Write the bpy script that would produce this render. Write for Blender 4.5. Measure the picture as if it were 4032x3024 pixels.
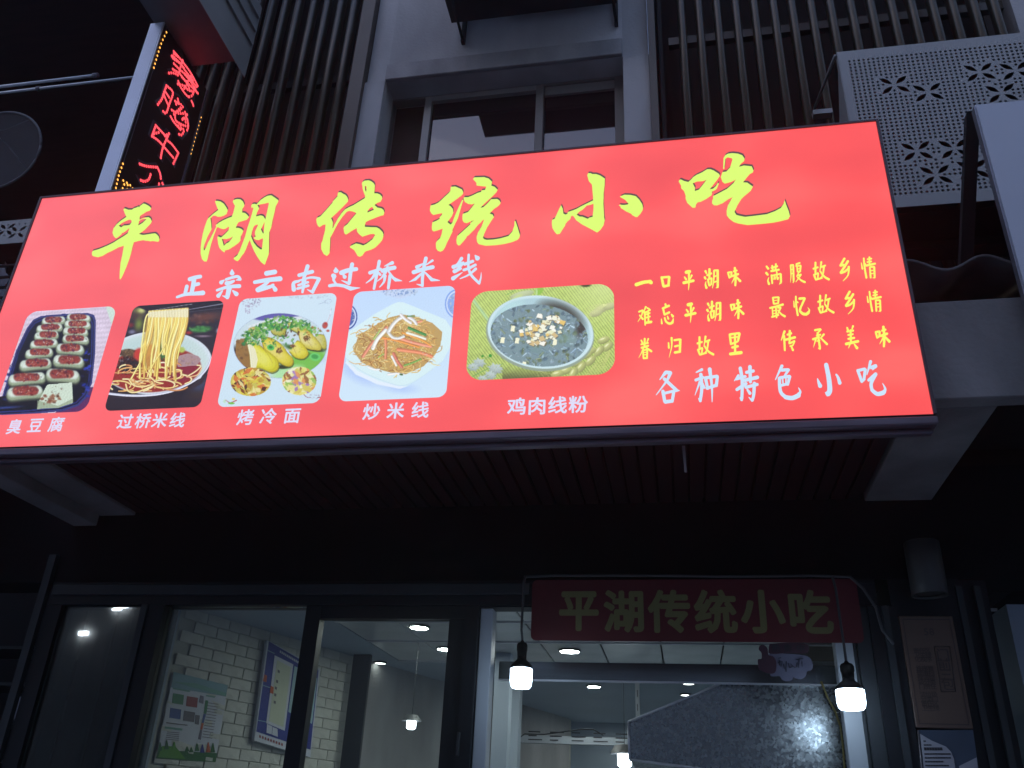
# A lit shop sign over a small snack shop at dusk, seen from the pavement.
import bpy, bmesh, math, random
import numpy as np
from mathutils import Vector, Matrix
from mathutils.geometry import tessellate_polygon, delaunay_2d_cdt

random.seed(7)
RNG = np.random.default_rng(11)
for o in list(bpy.data.objects):
    bpy.data.objects.remove(o)
SC = bpy.context.scene
COL = SC.collection

# ------------------------------------------------------------------ camera
FPX, CX, CY, HC = 3437.0, 2016.0, 1512.0, 1.55
_u = np.array([324, 6662, -3437.0]); _u /= np.linalg.norm(_u)
_x = np.array([18966, 852, 3437.0]); _x -= _x.dot(_u) * _u; _x /= np.linalg.norm(_x)
_y = np.cross(_u, _x)
ROT = np.stack([_x, _y, _u])
cam_d = bpy.data.cameras.new('camera'); cam = bpy.data.objects.new('camera', cam_d); COL.objects.link(cam)
cam_d.sensor_width = 36.0; cam_d.lens = FPX / 4032 * 36; cam_d.clip_start = 0.05; cam_d.clip_end = 300
M4 = Matrix([[*ROT[0], 0], [*ROT[1], 0], [*ROT[2], HC], [0, 0, 0, 1]])
cam.matrix_world = M4
SC.camera = cam

# ------------------------------------------------------------------ sky, sun, exposure
SUN_EL, SUN_AZ = math.radians(24), math.radians(200)
W = bpy.data.worlds.new('World'); SC.world = W; W.use_nodes = True
wn = W.node_tree
bg = wn.nodes['Background']
sky = wn.nodes.new('ShaderNodeTexSky'); sky.sky_type = 'NISHITA'; sky.sun_disc = False
sky.sun_elevation = SUN_EL; sky.sun_rotation = SUN_AZ; sky.air_density = 1.4; sky.dust_density = 0.6; sky.ozone_density = 3.0
tint = wn.nodes.new('ShaderNodeMixRGB'); tint.blend_type = 'MULTIPLY'; tint.inputs[0].default_value = 1.0; tint.inputs[2].default_value = (1.10, 0.95, 1.03, 1)
wn.links.new(sky.outputs[0], tint.inputs[1]); wn.links.new(tint.outputs[0], bg.inputs[0]); bg.inputs[1].default_value = 0.15
sl = bpy.data.lights.new('sun', 'SUN'); sl.energy = 0.03; sl.angle = math.radians(25); sl.color = (0.85, 0.9, 1.0)
so = bpy.data.objects.new('sun', sl); COL.objects.link(so); so.rotation_euler = (math.radians(60), 0, math.radians(-20)); so.location = (0, -5, 12)
SC.view_settings.view_transform = 'Standard'; SC.view_settings.look = 'None'
EXPO = 1.0      # the phone exposed for the dim street; every lamp's strength below is given for this exposure
SC.view_settings.exposure = EXPO; SC.view_settings.gamma = 1.0
try: SC.view_settings.use_curve_mapping = False
except Exception: pass
SC.render.engine = 'CYCLES'
SC.cycles.use_denoising = True
SC.cycles.max_bounces = 6; SC.cycles.transparent_max_bounces = 12
SC.cycles.sample_clamp_indirect = 4.0
SC.cycles.caustics_reflective = False; SC.cycles.caustics_refractive = False

# ------------------------------------------------------------------ geometry of the place: planes, and points on them
YW, YS, ZS = 3.70, 2.66, 2.86      # wall plane, sign face plane, eave underside height
C0 = np.array([0, 0, HC])
def ray(px, py): return ROT @ np.array([px - CX, CY - py, -FPX])
def atY(px, py, Y): d = ray(px, py); return C0 + d * (Y / d[1])
def atZ(px, py, Z): d = ray(px, py); return C0 + d * ((Z - HC) / d[2])
def atX(px, py, X): d = ray(px, py); return C0 + d * (X / d[0])
def xat(px, py, Y): return float(atY(px, py, Y)[0])
def zat(px, py, Y): return float(atY(px, py, Y)[2])
def crop(x0, y0, s):
    return lambda x, y: (x0 + x * s, y0 + y * s)
c1 = crop(0, 0, 1400 / 2212); c2 = crop(1300, 0, 1400 / 2212); c3 = crop(2632, 0, 1400 / 2212)
c4 = crop(0, 1000, 1400 / 2212); c5 = crop(1300, 1000, 1400 / 2212); c6 = crop(2632, 1000, 1400 / 2212)
c7 = crop(0, 1974, 1400 / 2212); c8 = crop(1300, 1974, 1400 / 2212); c9 = crop(2632, 1974, 1400 / 2212)

# ------------------------------------------------------------------ materials
def lin(r, g, b):
    f = lambda c: (c / 255 / 12.92) if c / 255 <= 0.04045 else ((c / 255 + 0.055) / 1.055) ** 2.4
    return (f(r), f(g), f(b), 1.0)
def mat(name, col, rough=0.6, metal=0.0, var=0.15, scale=6.0, bump=0.0, bscale=40.0, spec=0.5, ior=None, streak=None):
    m = bpy.data.materials.new(name); m.use_nodes = True; t = m.node_tree; p = t.nodes['Principled BSDF']
    p.inputs['Roughness'].default_value = rough; p.inputs['Metallic'].default_value = metal
    p.inputs['Specular IOR Level'].default_value = spec
    if ior: p.inputs['IOR'].default_value = ior
    tc = t.nodes.new('ShaderNodeTexCoord'); n = t.nodes.new('ShaderNodeTexNoise')
    n.inputs['Scale'].default_value = scale; n.inputs['Detail'].default_value = 6
    src = tc.outputs['Object']
    if streak:
        mp = t.nodes.new('ShaderNodeMapping'); mp.inputs['Scale'].default_value = streak
        t.links.new(src, mp.inputs[0]); src = mp.outputs[0]
    t.links.new(src, n.inputs['Vector'])
    r = t.nodes.new('ShaderNodeValToRGB')
    c = col if len(col) == 4 else (*col, 1)
    r.color_ramp.elements[0].position = 0.3; r.color_ramp.elements[1].position = 0.7
    r.color_ramp.elements[0].color = (c[0] * (1 - var), c[1] * (1 - var), c[2] * (1 - var), 1)
    r.color_ramp.elements[1].color = (min(1, c[0] * (1 + var)), min(1, c[1] * (1 + var)), min(1, c[2] * (1 + var)), 1)
    t.links.new(n.outputs[0], r.inputs[0]); t.links.new(r.outputs[0], p.inputs['Base Color'])
    if bump:
        n2 = t.nodes.new('ShaderNodeTexNoise'); n2.inputs['Scale'].default_value = bscale; n2.inputs['Detail'].default_value = 4
        t.links.new(tc.outputs['Object'], n2.inputs['Vector'])
        b = t.nodes.new('ShaderNodeBump'); b.inputs['Strength'].default_value = bump; b.inputs['Distance'].default_value = 0.01
        t.links.new(n2.outputs[0], b.inputs['Height']); t.links.new(b.outputs[0], p.inputs['Normal'])
    return m
def emit(name, col, s):
    m = bpy.data.materials.new(name); m.use_nodes = True; t = m.node_tree; p = t.nodes['Principled BSDF']
    p.inputs['Base Color'].default_value = (0.02, 0.02, 0.02, 1); p.inputs['Roughness'].default_value = 0.5
    p.inputs['Emission Color'].default_value = col if len(col) == 4 else (*col, 1)
    p.inputs['Emission Strength'].default_value = s * 2 ** -EXPO
    return m
def attr_mat(name, emission=1.0, rough=0.3):
    m = bpy.data.materials.new(name); m.use_nodes = True; t = m.node_tree; p = t.nodes['Principled BSDF']
    a = t.nodes.new('ShaderNodeAttribute'); a.attribute_name = 'ink'
    p.inputs['Roughness'].default_value = rough
    if emission:
        p.inputs['Base Color'].default_value = (0.02, 0.02, 0.02, 1)
        t.links.new(a.outputs['Color'], p.inputs['Emission Color']); p.inputs['Emission Strength'].default_value = emission * 2 ** -EXPO
    else:
        t.links.new(a.outputs['Color'], p.inputs['Base Color'])
    return m
def glass_mat(name, tint, refl):
    m = bpy.data.materials.new(name); m.use_nodes = True; t = m.node_tree
    out = t.nodes['Material Output']; t.nodes.remove(t.nodes['Principled BSDF'])
    tr = t.nodes.new('ShaderNodeBsdfTransparent'); tr.inputs[0].default_value = (*tint, 1)
    gl = t.nodes.new('ShaderNodeBsdfGlossy'); gl.inputs['Roughness'].default_value = 0.02
    fr = t.nodes.new('ShaderNodeFresnel'); fr.inputs[0].default_value = refl
    mx = t.nodes.new('ShaderNodeMixShader')
    t.links.new(fr.outputs[0], mx.inputs[0]); t.links.new(tr.outputs[0], mx.inputs[1]); t.links.new(gl.outputs[0], mx.inputs[2])
    t.links.new(mx.outputs[0], out.inputs[0])
    return m

MAT = {}
MAT['plaster'] = mat('grey_render', (0.39, 0.385, 0.385), 0.85, var=0.30, scale=2.4, streak=(1, 1, .4), bump=0.25, bscale=60)
MAT['plaster_dark'] = mat('grey_trim_render', (0.28, 0.275, 0.275), 0.85, var=0.32, scale=4, streak=(1, 1, .5), bump=0.25, bscale=60)
MAT['eave'] = mat('eave_paint', (0.165, 0.158, 0.152), 0.8, var=0.38, scale=3.2, bump=0.3, bscale=50, streak=(1, 1, .45))
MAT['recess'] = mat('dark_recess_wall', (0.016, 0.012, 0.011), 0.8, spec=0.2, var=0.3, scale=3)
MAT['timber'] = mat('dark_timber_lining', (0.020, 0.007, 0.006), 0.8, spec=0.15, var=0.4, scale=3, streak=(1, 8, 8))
MAT['slat'] = mat('bronze_aluminium', (0.056, 0.046, 0.033), 0.34, metal=0.4, var=0.3, scale=5, streak=(3, 3, .6))
MAT['post'] = mat('bronze_end_post', (0.075, 0.062, 0.048), 0.5, metal=0.2, var=0.1, scale=4)
MAT['acpanel'] = mat('pale_coated_sheet', (0.27, 0.265, 0.255), 0.5, metal=0.1, var=0.08, scale=2.5)
MAT['acdark'] = mat('dark_casing', (0.028, 0.027, 0.028), 0.7, spec=0.2, var=0.2)
MAT['whitebox'] = mat('unlit_acrylic_sign', (0.46, 0.47, 0.52), 0.35, var=0.04, scale=1.2)
MAT['alu'] = mat('brushed_aluminium', (0.62, 0.64, 0.68), 0.38, metal=0.55, var=0.06, scale=8)
MAT['alud'] = mat('dull_aluminium_trim', (0.20, 0.19, 0.21), 0.42, metal=0.6, var=0.15, scale=12, streak=(0.5, 6, 6))
MAT['winframe'] = mat('beige_grey_window_frame', (0.17, 0.165, 0.155), 0.5, var=0.08)
MAT['winframe2'] = mat('pale_sash', (0.26, 0.255, 0.24), 0.45, var=0.08)
MAT['pane'] = mat('reflective_window_glass', (0.012, 0.012, 0.016), 0.03, var=0.02, ior=1.75)
MAT['curtain'] = mat('dark_curtain', (0.05, 0.035, 0.03), 0.9, var=0.2)
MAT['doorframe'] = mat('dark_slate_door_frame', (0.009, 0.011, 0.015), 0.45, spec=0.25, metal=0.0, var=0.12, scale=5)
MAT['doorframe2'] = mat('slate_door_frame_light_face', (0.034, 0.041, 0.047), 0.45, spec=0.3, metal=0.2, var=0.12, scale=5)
MAT['glass'] = glass_mat('clear_door_glass', (0.93, 0.95, 0.94), 1.5)
MAT['glassdim'] = glass_mat('dim_tint_door_glass', (0.36, 0.41, 0.42), 1.6)  # darker tint than the clear panes
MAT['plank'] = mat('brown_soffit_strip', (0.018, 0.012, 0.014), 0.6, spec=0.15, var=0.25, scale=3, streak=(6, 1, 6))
MAT['casing2'] = mat('grey_casing', (0.11, 0.10, 0.105), 0.6)
MAT['trimdark'] = mat('dark_sign_edge', (0.07, 0.055, 0.06), 0.5, metal=0.3)
MAT['maindrip'] = mat('sign_bottom_metal', (0.15, 0.13, 0.16), 0.35, metal=0.6, var=0.25, scale=7, streak=(0.6, 5, 5))
MAT['silver'] = mat('silver_lacquer', (0.72, 0.75, 0.86), 0.45, metal=0.1, var=0.05, scale=4)
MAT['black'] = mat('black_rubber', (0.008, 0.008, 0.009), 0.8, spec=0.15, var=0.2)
MAT['ground'] = mat('paving_asphalt', (0.36, 0.345, 0.34), 0.9, var=0.3, scale=3, bump=0.3)
MAT['brickfoam'] = mat('cream_embossed_brick', (0.60, 0.60, 0.54), 0.6, var=0.08, scale=14, bump=0.5, bscale=26)
MAT['grout'] = mat('cream_grout', (0.48, 0.49, 0.43), 0.8, var=0.12, scale=10)
MAT['whitewall'] = mat('white_painted_wall', (0.36, 0.43, 0.50), 0.7, var=0.06, scale=2)
MAT['tile'] = mat('glossy_ceiling_tile', (0.72, 0.75, 0.74), 0.25, metal=0.1, var=0.1, scale=5)
MAT['steel'] = mat('stainless_hood_rim', (0.22, 0.25, 0.27), 0.2, metal=0.9, var=0.15, scale=9, streak=(0.4, 5, 5))
MAT['whitepost'] = mat('white_coated_post', (0.38, 0.42, 0.46), 0.4, var=0.05, scale=3)
MAT['cord'] = mat('grey_cord', (0.05, 0.055, 0.06), 0.6)
MAT['cordy'] = mat('yellow_cord', (0.42, 0.36, 0.12), 0.6)
MAT['banner'] = mat('red_vinyl_banner', (0.10, 0.004, 0.010), 0.6, var=0.12, scale=3)
MAT['bannertext'] = mat('dull_yellow_vinyl', (0.17, 0.16, 0.055), 0.5, var=0.1, scale=5)  # even dull yellow base colour
MAT['plaque'] = mat('brown_plaque', (0.10, 0.064, 0.05), 0.45, var=0.12, scale=4)
MAT['plaquetext'] = mat('dark_plaque_print', (0.05, 0.035, 0.035), 0.6)
MAT['paper'] = mat('pale_paper', (0.30, 0.31, 0.36), 0.7, var=0.06)
MAT['blueboard'] = mat('navy_board', (0.04, 0.06, 0.10), 0.5)
MAT['lampwhite'] = mat('matt_grey_lamp', (0.034, 0.038, 0.038), 0.5)
MAT['hoop'] = mat('grey_wire', (0.10, 0.10, 0.11), 0.6)
MAT['cloud'] = mat('grey_blue_card', (0.13, 0.135, 0.20), 0.6)
MAT['maroon'] = mat('maroon_card', (0.05, 0.015, 0.03), 0.6)
MAT['ink'] = mat('dark_ink', (0.02, 0.022, 0.03), 0.6)
MAT['cloth'] = mat('pale_cloth', (0.35, 0.36, 0.40), 0.9)
MAT['corr'] = mat('corrugated_sheet', (0.10, 0.095, 0.095), 0.6, var=0.3, scale=6)
MAT['facade2'] = mat('opposite_render', (0.30, 0.29, 0.28), 0.9, var=0.2, scale=1.0)

# galvanised steel with spangle
def galv():
    m = bpy.data.materials.new('galvanised_steel'); m.use_nodes = True; t = m.node_tree; p = t.nodes['Principled BSDF']
    tc = t.nodes.new('ShaderNodeTexCoord')
    v = t.nodes.new('ShaderNodeTexVoronoi'); v.inputs['Scale'].default_value = 100
    v2 = t.nodes.new('ShaderNodeTexVoronoi'); v2.inputs['Scale'].default_value = 60
    for q in (v, v2): t.links.new(tc.outputs['Object'], q.inputs['Vector'])
    mr = t.nodes.new('ShaderNodeMapRange'); mr.inputs['To Min'].default_value = 0.17; mr.inputs['To Max'].default_value = 0.36
    t.links.new(v.outputs['Color'], mr.inputs[0]); t.links.new(mr.outputs[0], p.inputs['Roughness'])
    mx = t.nodes.new('ShaderNodeMixRGB'); mx.inputs[1].default_value = (0.24, 0.265, 0.28, 1); mx.inputs[2].default_value = (0.32, 0.355, 0.37, 1)
    t.links.new(v.outputs['Color'], mx.inputs[0]); t.links.new(mx.outputs[0], p.inputs['Base Color'])
    p.inputs['Metallic'].default_value = 0.85
    # each spangle crystal leans its own way
    sub = t.nodes.new('ShaderNodeVectorMath'); sub.operation = 'SUBTRACT'; sub.inputs[1].default_value = (0.5, 0.5, 0.5)
    t.links.new(v.outputs['Color'], sub.inputs[0])
    sc = t.nodes.new('ShaderNodeVectorMath'); sc.operation = 'SCALE'; sc.inputs['Scale'].default_value = 0.045
    t.links.new(sub.outputs[0], sc.inputs[0])
    geo = t.nodes.new('ShaderNodeNewGeometry')
    ad = t.nodes.new('ShaderNodeVectorMath'); ad.operation = 'ADD'
    t.links.new(geo.outputs['Normal'], ad.inputs[0]); t.links.new(sc.outputs[0], ad.inputs[1])
    nm = t.nodes.new('ShaderNodeVectorMath'); nm.operation = 'NORMALIZE'; t.links.new(ad.outputs[0], nm.inputs[0])
    t.links.new(nm.outputs[0], p.inputs['Normal'])
    return m
MAT['galv'] = galv()

# backlit red vinyl: the light box is a little uneven
def redpanel():
    m = bpy.data.materials.new('backlit_red_vinyl'); m.use_nodes = True; t = m.node_tree; p = t.nodes['Principled BSDF']
    tc = t.nodes.new('ShaderNodeTexCoord')
    n = t.nodes.new('ShaderNodeTexNoise'); n.inputs['Scale'].default_value = 1.9; n.inputs['Detail'].default_value = 1.5
    mp = t.nodes.new('ShaderNodeMapping'); mp.inputs['Scale'].default_value = (1.0, 1.0, 1.6)
    t.links.new(tc.outputs['Object'], mp.inputs[0]); t.links.new(mp.outputs[0], n.inputs['Vector'])
    r = t.nodes.new('ShaderNodeValToRGB')
    e = r.color_ramp.elements
    e[0].position = 0.28; e[0].color = lin(240, 82, 86)
    e[1].position = 0.72; e[1].color = lin(255, 108, 106)
    k = e.new(0.5); k.color = lin(255, 90, 92)
    t.links.new(n.outputs[0], r.inputs[0])
    # cooler tubes at the left half
    sx = t.nodes.new('ShaderNodeSeparateXYZ'); t.links.new(tc.outputs['Object'], sx.inputs[0])
    mr = t.nodes.new('ShaderNodeMapRange'); mr.inputs['From Min'].default_value = -1.9; mr.inputs['From Max'].default_value = 1.6
    mr.inputs['To Min'].default_value = 1.0; mr.inputs['To Max'].default_value = 0.0
    t.links.new(sx.outputs[0], mr.inputs[0])
    mx = t.nodes.new('ShaderNodeMixRGB'); mx.blend_type = 'ADD'; mx.inputs[2].default_value = (0.0, 0.05, 0.075, 1)
    t.links.new(mr.outputs[0], mx.inputs[0]); t.links.new(r.outputs[0], mx.inputs[1])
    p.inputs['Base Color'].default_value = (0.05, 0.01, 0.01, 1); p.inputs['Roughness'].default_value = 0.35; p.inputs['Specular IOR Level'].default_value = 0.2
    t.links.new(mx.outputs[0], p.inputs['Emission Color']); p.inputs['Emission Strength'].default_value = 2 ** -EXPO
    return m
MAT['red'] = redpanel()
MAT['yellow'] = emit('backlit_yellow', lin(221, 255, 112), 1.0)
MAT['yellowrim'] = emit('backlit_yellow_rim', lin(248, 236, 110), 1.0)
MAT['yellow2'] = emit('backlit_yellow_small', lin(250, 253, 104), 1.0)
MAT['shadowink'] = emit('printed_drop_shadow', lin(92, 70, 68), 1.0)
MAT['white'] = emit('backlit_white', lin(205, 230, 252), 1.0)
MAT['whitecap'] = emit('backlit_white_caption', lin(222, 222, 250), 1.0)
MAT['picture'] = attr_mat('backlit_print', 1.0)
MAT['print'] = attr_mat('paper_print', 0.0, 0.55)
MAT['ledred'] = emit('red_led', (1.0, 0.07, 0.09), 1.9)
MAT['ledhot'] = emit('red_led_core', (1.0, 0.32, 0.36), 3.0)
MAT['ledamber'] = emit('amber_led', (1.0, 0.42, 0.07), 2.2)
MAT['ledface'] = mat('black_led_face', (0.012, 0.008, 0.008), 0.4, var=0.2)
MAT['ledletter'] = mat('red_glow_letter_plate', (0.10, 0.010, 0.016), 0.5)  # red glow of the LEDs is put into the plate colour
MAT['ledline'] = mat('grey_letter_outline', (0.13, 0.12, 0.15), 0.5)
MAT['bulb'] = emit('lit_bulb', (0.62, 0.80, 1.0), 15.0)
MAT['downlight'] = emit('lit_downlight', (0.90, 1.0, 0.96), 95.0)
MAT['dimdown'] = emit('dim_downlight', (0.90, 1.0, 0.96), 6.0)
MAT['reflecttube'] = emit('lit_reflection_tube', (0.85, 0.92, 1.0), 70.0)
MAT['smalllamp'] = emit('lit_small_lamp', (0.78, 0.92, 1.0), 12.0)

# ------------------------------------------------------------------ object helpers
WO = {}
def place(o, origin, parent):
    COL.objects.link(o)
    if parent is not None:
        o.parent = parent; o.location = Vector(origin) - Vector(WO[parent.name])
    else:
        o.location = origin
    WO[o.name] = Vector(origin)
def thing(name, loc, label, cat, group=None):
    o = bpy.data.objects.new(name, None); o.empty_display_size = 0.1
    place(o, Vector(loc), None); o['label'] = label; o['category'] = cat
    if group: o['group'] = group
    return o
def tag(o, label=None, cat=None, group=None, kind=None):
    if label: o['label'] = label
    if cat: o['category'] = cat
    if group: o['group'] = group
    if kind: o['kind'] = kind
    return o
def obj(name, verts, faces, m, parent=None, label=None, smooth=False, mats=None, fm=None):
    V = np.array(verts, dtype=float)
    mn, mx = V.min(0), V.max(0)
    org = np.array([(mn[0] + mx[0]) / 2, (mn[1] + mx[1]) / 2, mn[2]])
    me = bpy.data.meshes.new(name); me.from_pydata([tuple(v) for v in (V - org)], [], faces)
    if mats:
        for q in mats: me.materials.append(q)
        me.polygons.foreach_set('material_index', fm)
    else: me.materials.append(m)
    if smooth: me.polygons.foreach_set('use_smooth', [True] * len(me.polygons))
    me.update()
    o = bpy.data.objects.new(name, me); place(o, Vector(org), parent)
    if label: o['label'] = label
    return o
def box_vf(x0, x1, y0, y1, z0, z1, bev=0.0):
    if bev <= 0:
        v = [(x, y, z) for x in (x0, x1) for y in (y0, y1) for z in (z0, z1)]
        f = [(0, 1, 3, 2), (4, 6, 7, 5), (0, 4, 5, 1), (2, 3, 7, 6), (0, 2, 6, 4), (1, 5, 7, 3)]
        return v, f
    b = bev
    bm = bmesh.new(); bmesh.ops.create_cube(bm, size=1)
    for v in bm.verts:
        v.co = Vector(((x0 + x1) / 2 + v.co.x * (x1 - x0), (y0 + y1) / 2 + v.co.y * (y1 - y0), (z0 + z1) / 2 + v.co.z * (z1 - z0)))
    bmesh.ops.bevel(bm, geom=list(bm.edges), offset=b, segments=1, affect='EDGES')
    bm.verts.index_update()
    v = [tuple(q.co) for q in bm.verts]; f = [tuple(x.index for x in q.verts) for q in bm.faces]; bm.free()
    return v, f
def box(name, x0, x1, y0, y1, z0, z1, m, parent=None, label=None, bev=0.0):
    v, f = box_vf(min(x0, x1), max(x0, x1), min(y0, y1), max(y0, y1), min(z0, z1), max(z0, z1), bev)
    return obj(name, v, f, MAT[m], parent, label)
def share(src, name, origin, parent):
    o = bpy.data.objects.new(name, src.data); place(o, Vector(origin), parent); return o
def tube_vf(pts, r, n=8):
    pts = [Vector(p) for p in pts]; V = []; F = []
    for i, p in enumerate(pts):
        a = pts[max(0, i - 1)]; b = pts[min(len(pts) - 1, i + 1)]; d = (b - a).normalized()
        up = Vector((0, 0, 1)) if abs(d.z) < 0.9 else Vector((1, 0, 0))
        s = d.cross(up).normalized(); t = s.cross(d).normalized()
        rr = r[i] if isinstance(r, (list, tuple)) else r
        for k in range(n):
            q = 2 * math.pi * k / n; V.append(tuple(p + s * math.cos(q) * rr + t * math.sin(q) * rr))
    for i in range(len(pts) - 1):
        for k in range(n):
            F.append((i * n + k, i * n + (k + 1) % n, (i + 1) * n + (k + 1) % n, (i + 1) * n + k))
    F.append(tuple(range(n))[::-1]); F.append(tuple((len(pts) - 1) * n + k for k in range(n)))
    return V, F
def tube(name, pts, r, m, parent=None, label=None, n=8):
    v, f = tube_vf(pts, r, n); return obj(name, v, f, MAT[m], parent, label, smooth=True)
def lathe(name, prof, c, m, parent=None, label=None, n=24):
    V = []; F = []
    for (r, z) in prof:
        for k in range(n):
            q = 2 * math.pi * k / n; V.append((c[0] + r * math.cos(q), c[1] + r * math.sin(q), c[2] + z))
    for i in range(len(prof) - 1):
        for k in range(n): F.append((i * n + k, i * n + (k + 1) % n, (i + 1) * n + (k + 1) % n, (i + 1) * n + k))
    F.append(tuple(range(n))); F.append(tuple((len(prof) - 1) * n + k for k in range(n))[::-1])
    return obj(name, V, F, MAT[m], parent, label, smooth=True)
def prism(name, poly, y0, y1, m, parent=None, label=None):
    """polygon of (x, z) given depth along y"""
    n = len(poly); V = [(p[0], y0, p[1]) for p in poly] + [(p[0], y1, p[1]) for p in poly]
    tr = tessellate_polygon([[Vector((p[0], p[1], 0)) for p in poly]])
    F = [t for t in tr] + [tuple(i + n for i in reversed(t)) for t in tr] + [(i, i + n, (i + 1) % n + n, (i + 1) % n) for i in range(n)]
    return obj(name, V, F, MAT[m], parent, label)
def catmull(pts, sub=5):
    if len(pts) < 3: return pts
    P = [pts[0]] + list(pts) + [pts[-1]]; out = []
    for i in range(1, len(P) - 2):
        p0, p1, p2, p3 = [np.array(q, float) for q in P[i - 1:i + 3]]
        for k in range(sub):
            t = k / sub
            out.append(tuple(0.5 * ((2 * p1) + (-p0 + p2) * t + (2 * p0 - 5 * p1 + 4 * p2 - p3) * t * t + (-p0 + 3 * p1 - 3 * p2 + p3) * t ** 3)))
    out.append(tuple(P[-2])); return out
def ribbon2d(pts, w0, w1):
    """round-ended brush stroke, returns verts2d, faces"""
    P = catmull(pts, 4); n = len(P); V = []; F = []
    for i, p in enumerate(P):
        a = P[max(0, i - 1)]; b = P[min(n - 1, i + 1)]
        dx, dy = b[0] - a[0], b[1] - a[1]; L = math.hypot(dx, dy) or 1; nx, ny = -dy / L, dx / L
        w = (w0 + (w1 - w0) * i / (n - 1)) / 2
        V += [(p[0] + nx * w, p[1] + ny * w), (p[0] - nx * w, p[1] - ny * w)]
    for i in range(n - 1): F.append((2 * i, 2 * i + 1, 2 * i + 3, 2 * i + 2))
    for e, (p, q, w) in enumerate(((P[0], P[1], w0), (P[-1], P[-2], w1))):
        if w < 3: continue
        a = math.atan2(p[1] - q[1], p[0] - q[0]); base = len(V); k = 6
        for j in range(k + 1):
            t = a - math.pi / 2 + math.pi * j / k
            V.append((p[0] + math.cos(t) * w / 2, p[1] + math.sin(t) * w / 2))
        F.append(tuple(range(base, base + k + 1)))
    return V, F

def strip_mat():
    m = bpy.data.materials.new('milky_curtain_strip'); m.use_nodes = True; t = m.node_tree; out = t.nodes['Material Output']; t.nodes.remove(t.nodes['Principled BSDF'])
    a = t.nodes.new('ShaderNodeBsdfTranslucent'); a.inputs[0].default_value = (.20, .24, .25, 1); d = t.nodes.new('ShaderNodeBsdfDiffuse'); d.inputs[0].default_value = (.16, .18, .19, 1)
    g_ = t.nodes.new('ShaderNodeBsdfGlossy'); g_.inputs['Roughness'].default_value = .25; x = t.nodes.new('ShaderNodeMixShader'); x.inputs[0].default_value = .5
    y = t.nodes.new('ShaderNodeMixShader'); y.inputs[0].default_value = .05
    t.links.new(a.outputs[0], x.inputs[1]); t.links.new(d.outputs[0], x.inputs[2]); t.links.new(x.outputs[0], y.inputs[1]); t.links.new(g_.outputs[0], y.inputs[2]); t.links.new(y.outputs[0], out.inputs[0]); return m
MAT['strip'] = strip_mat()
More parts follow.
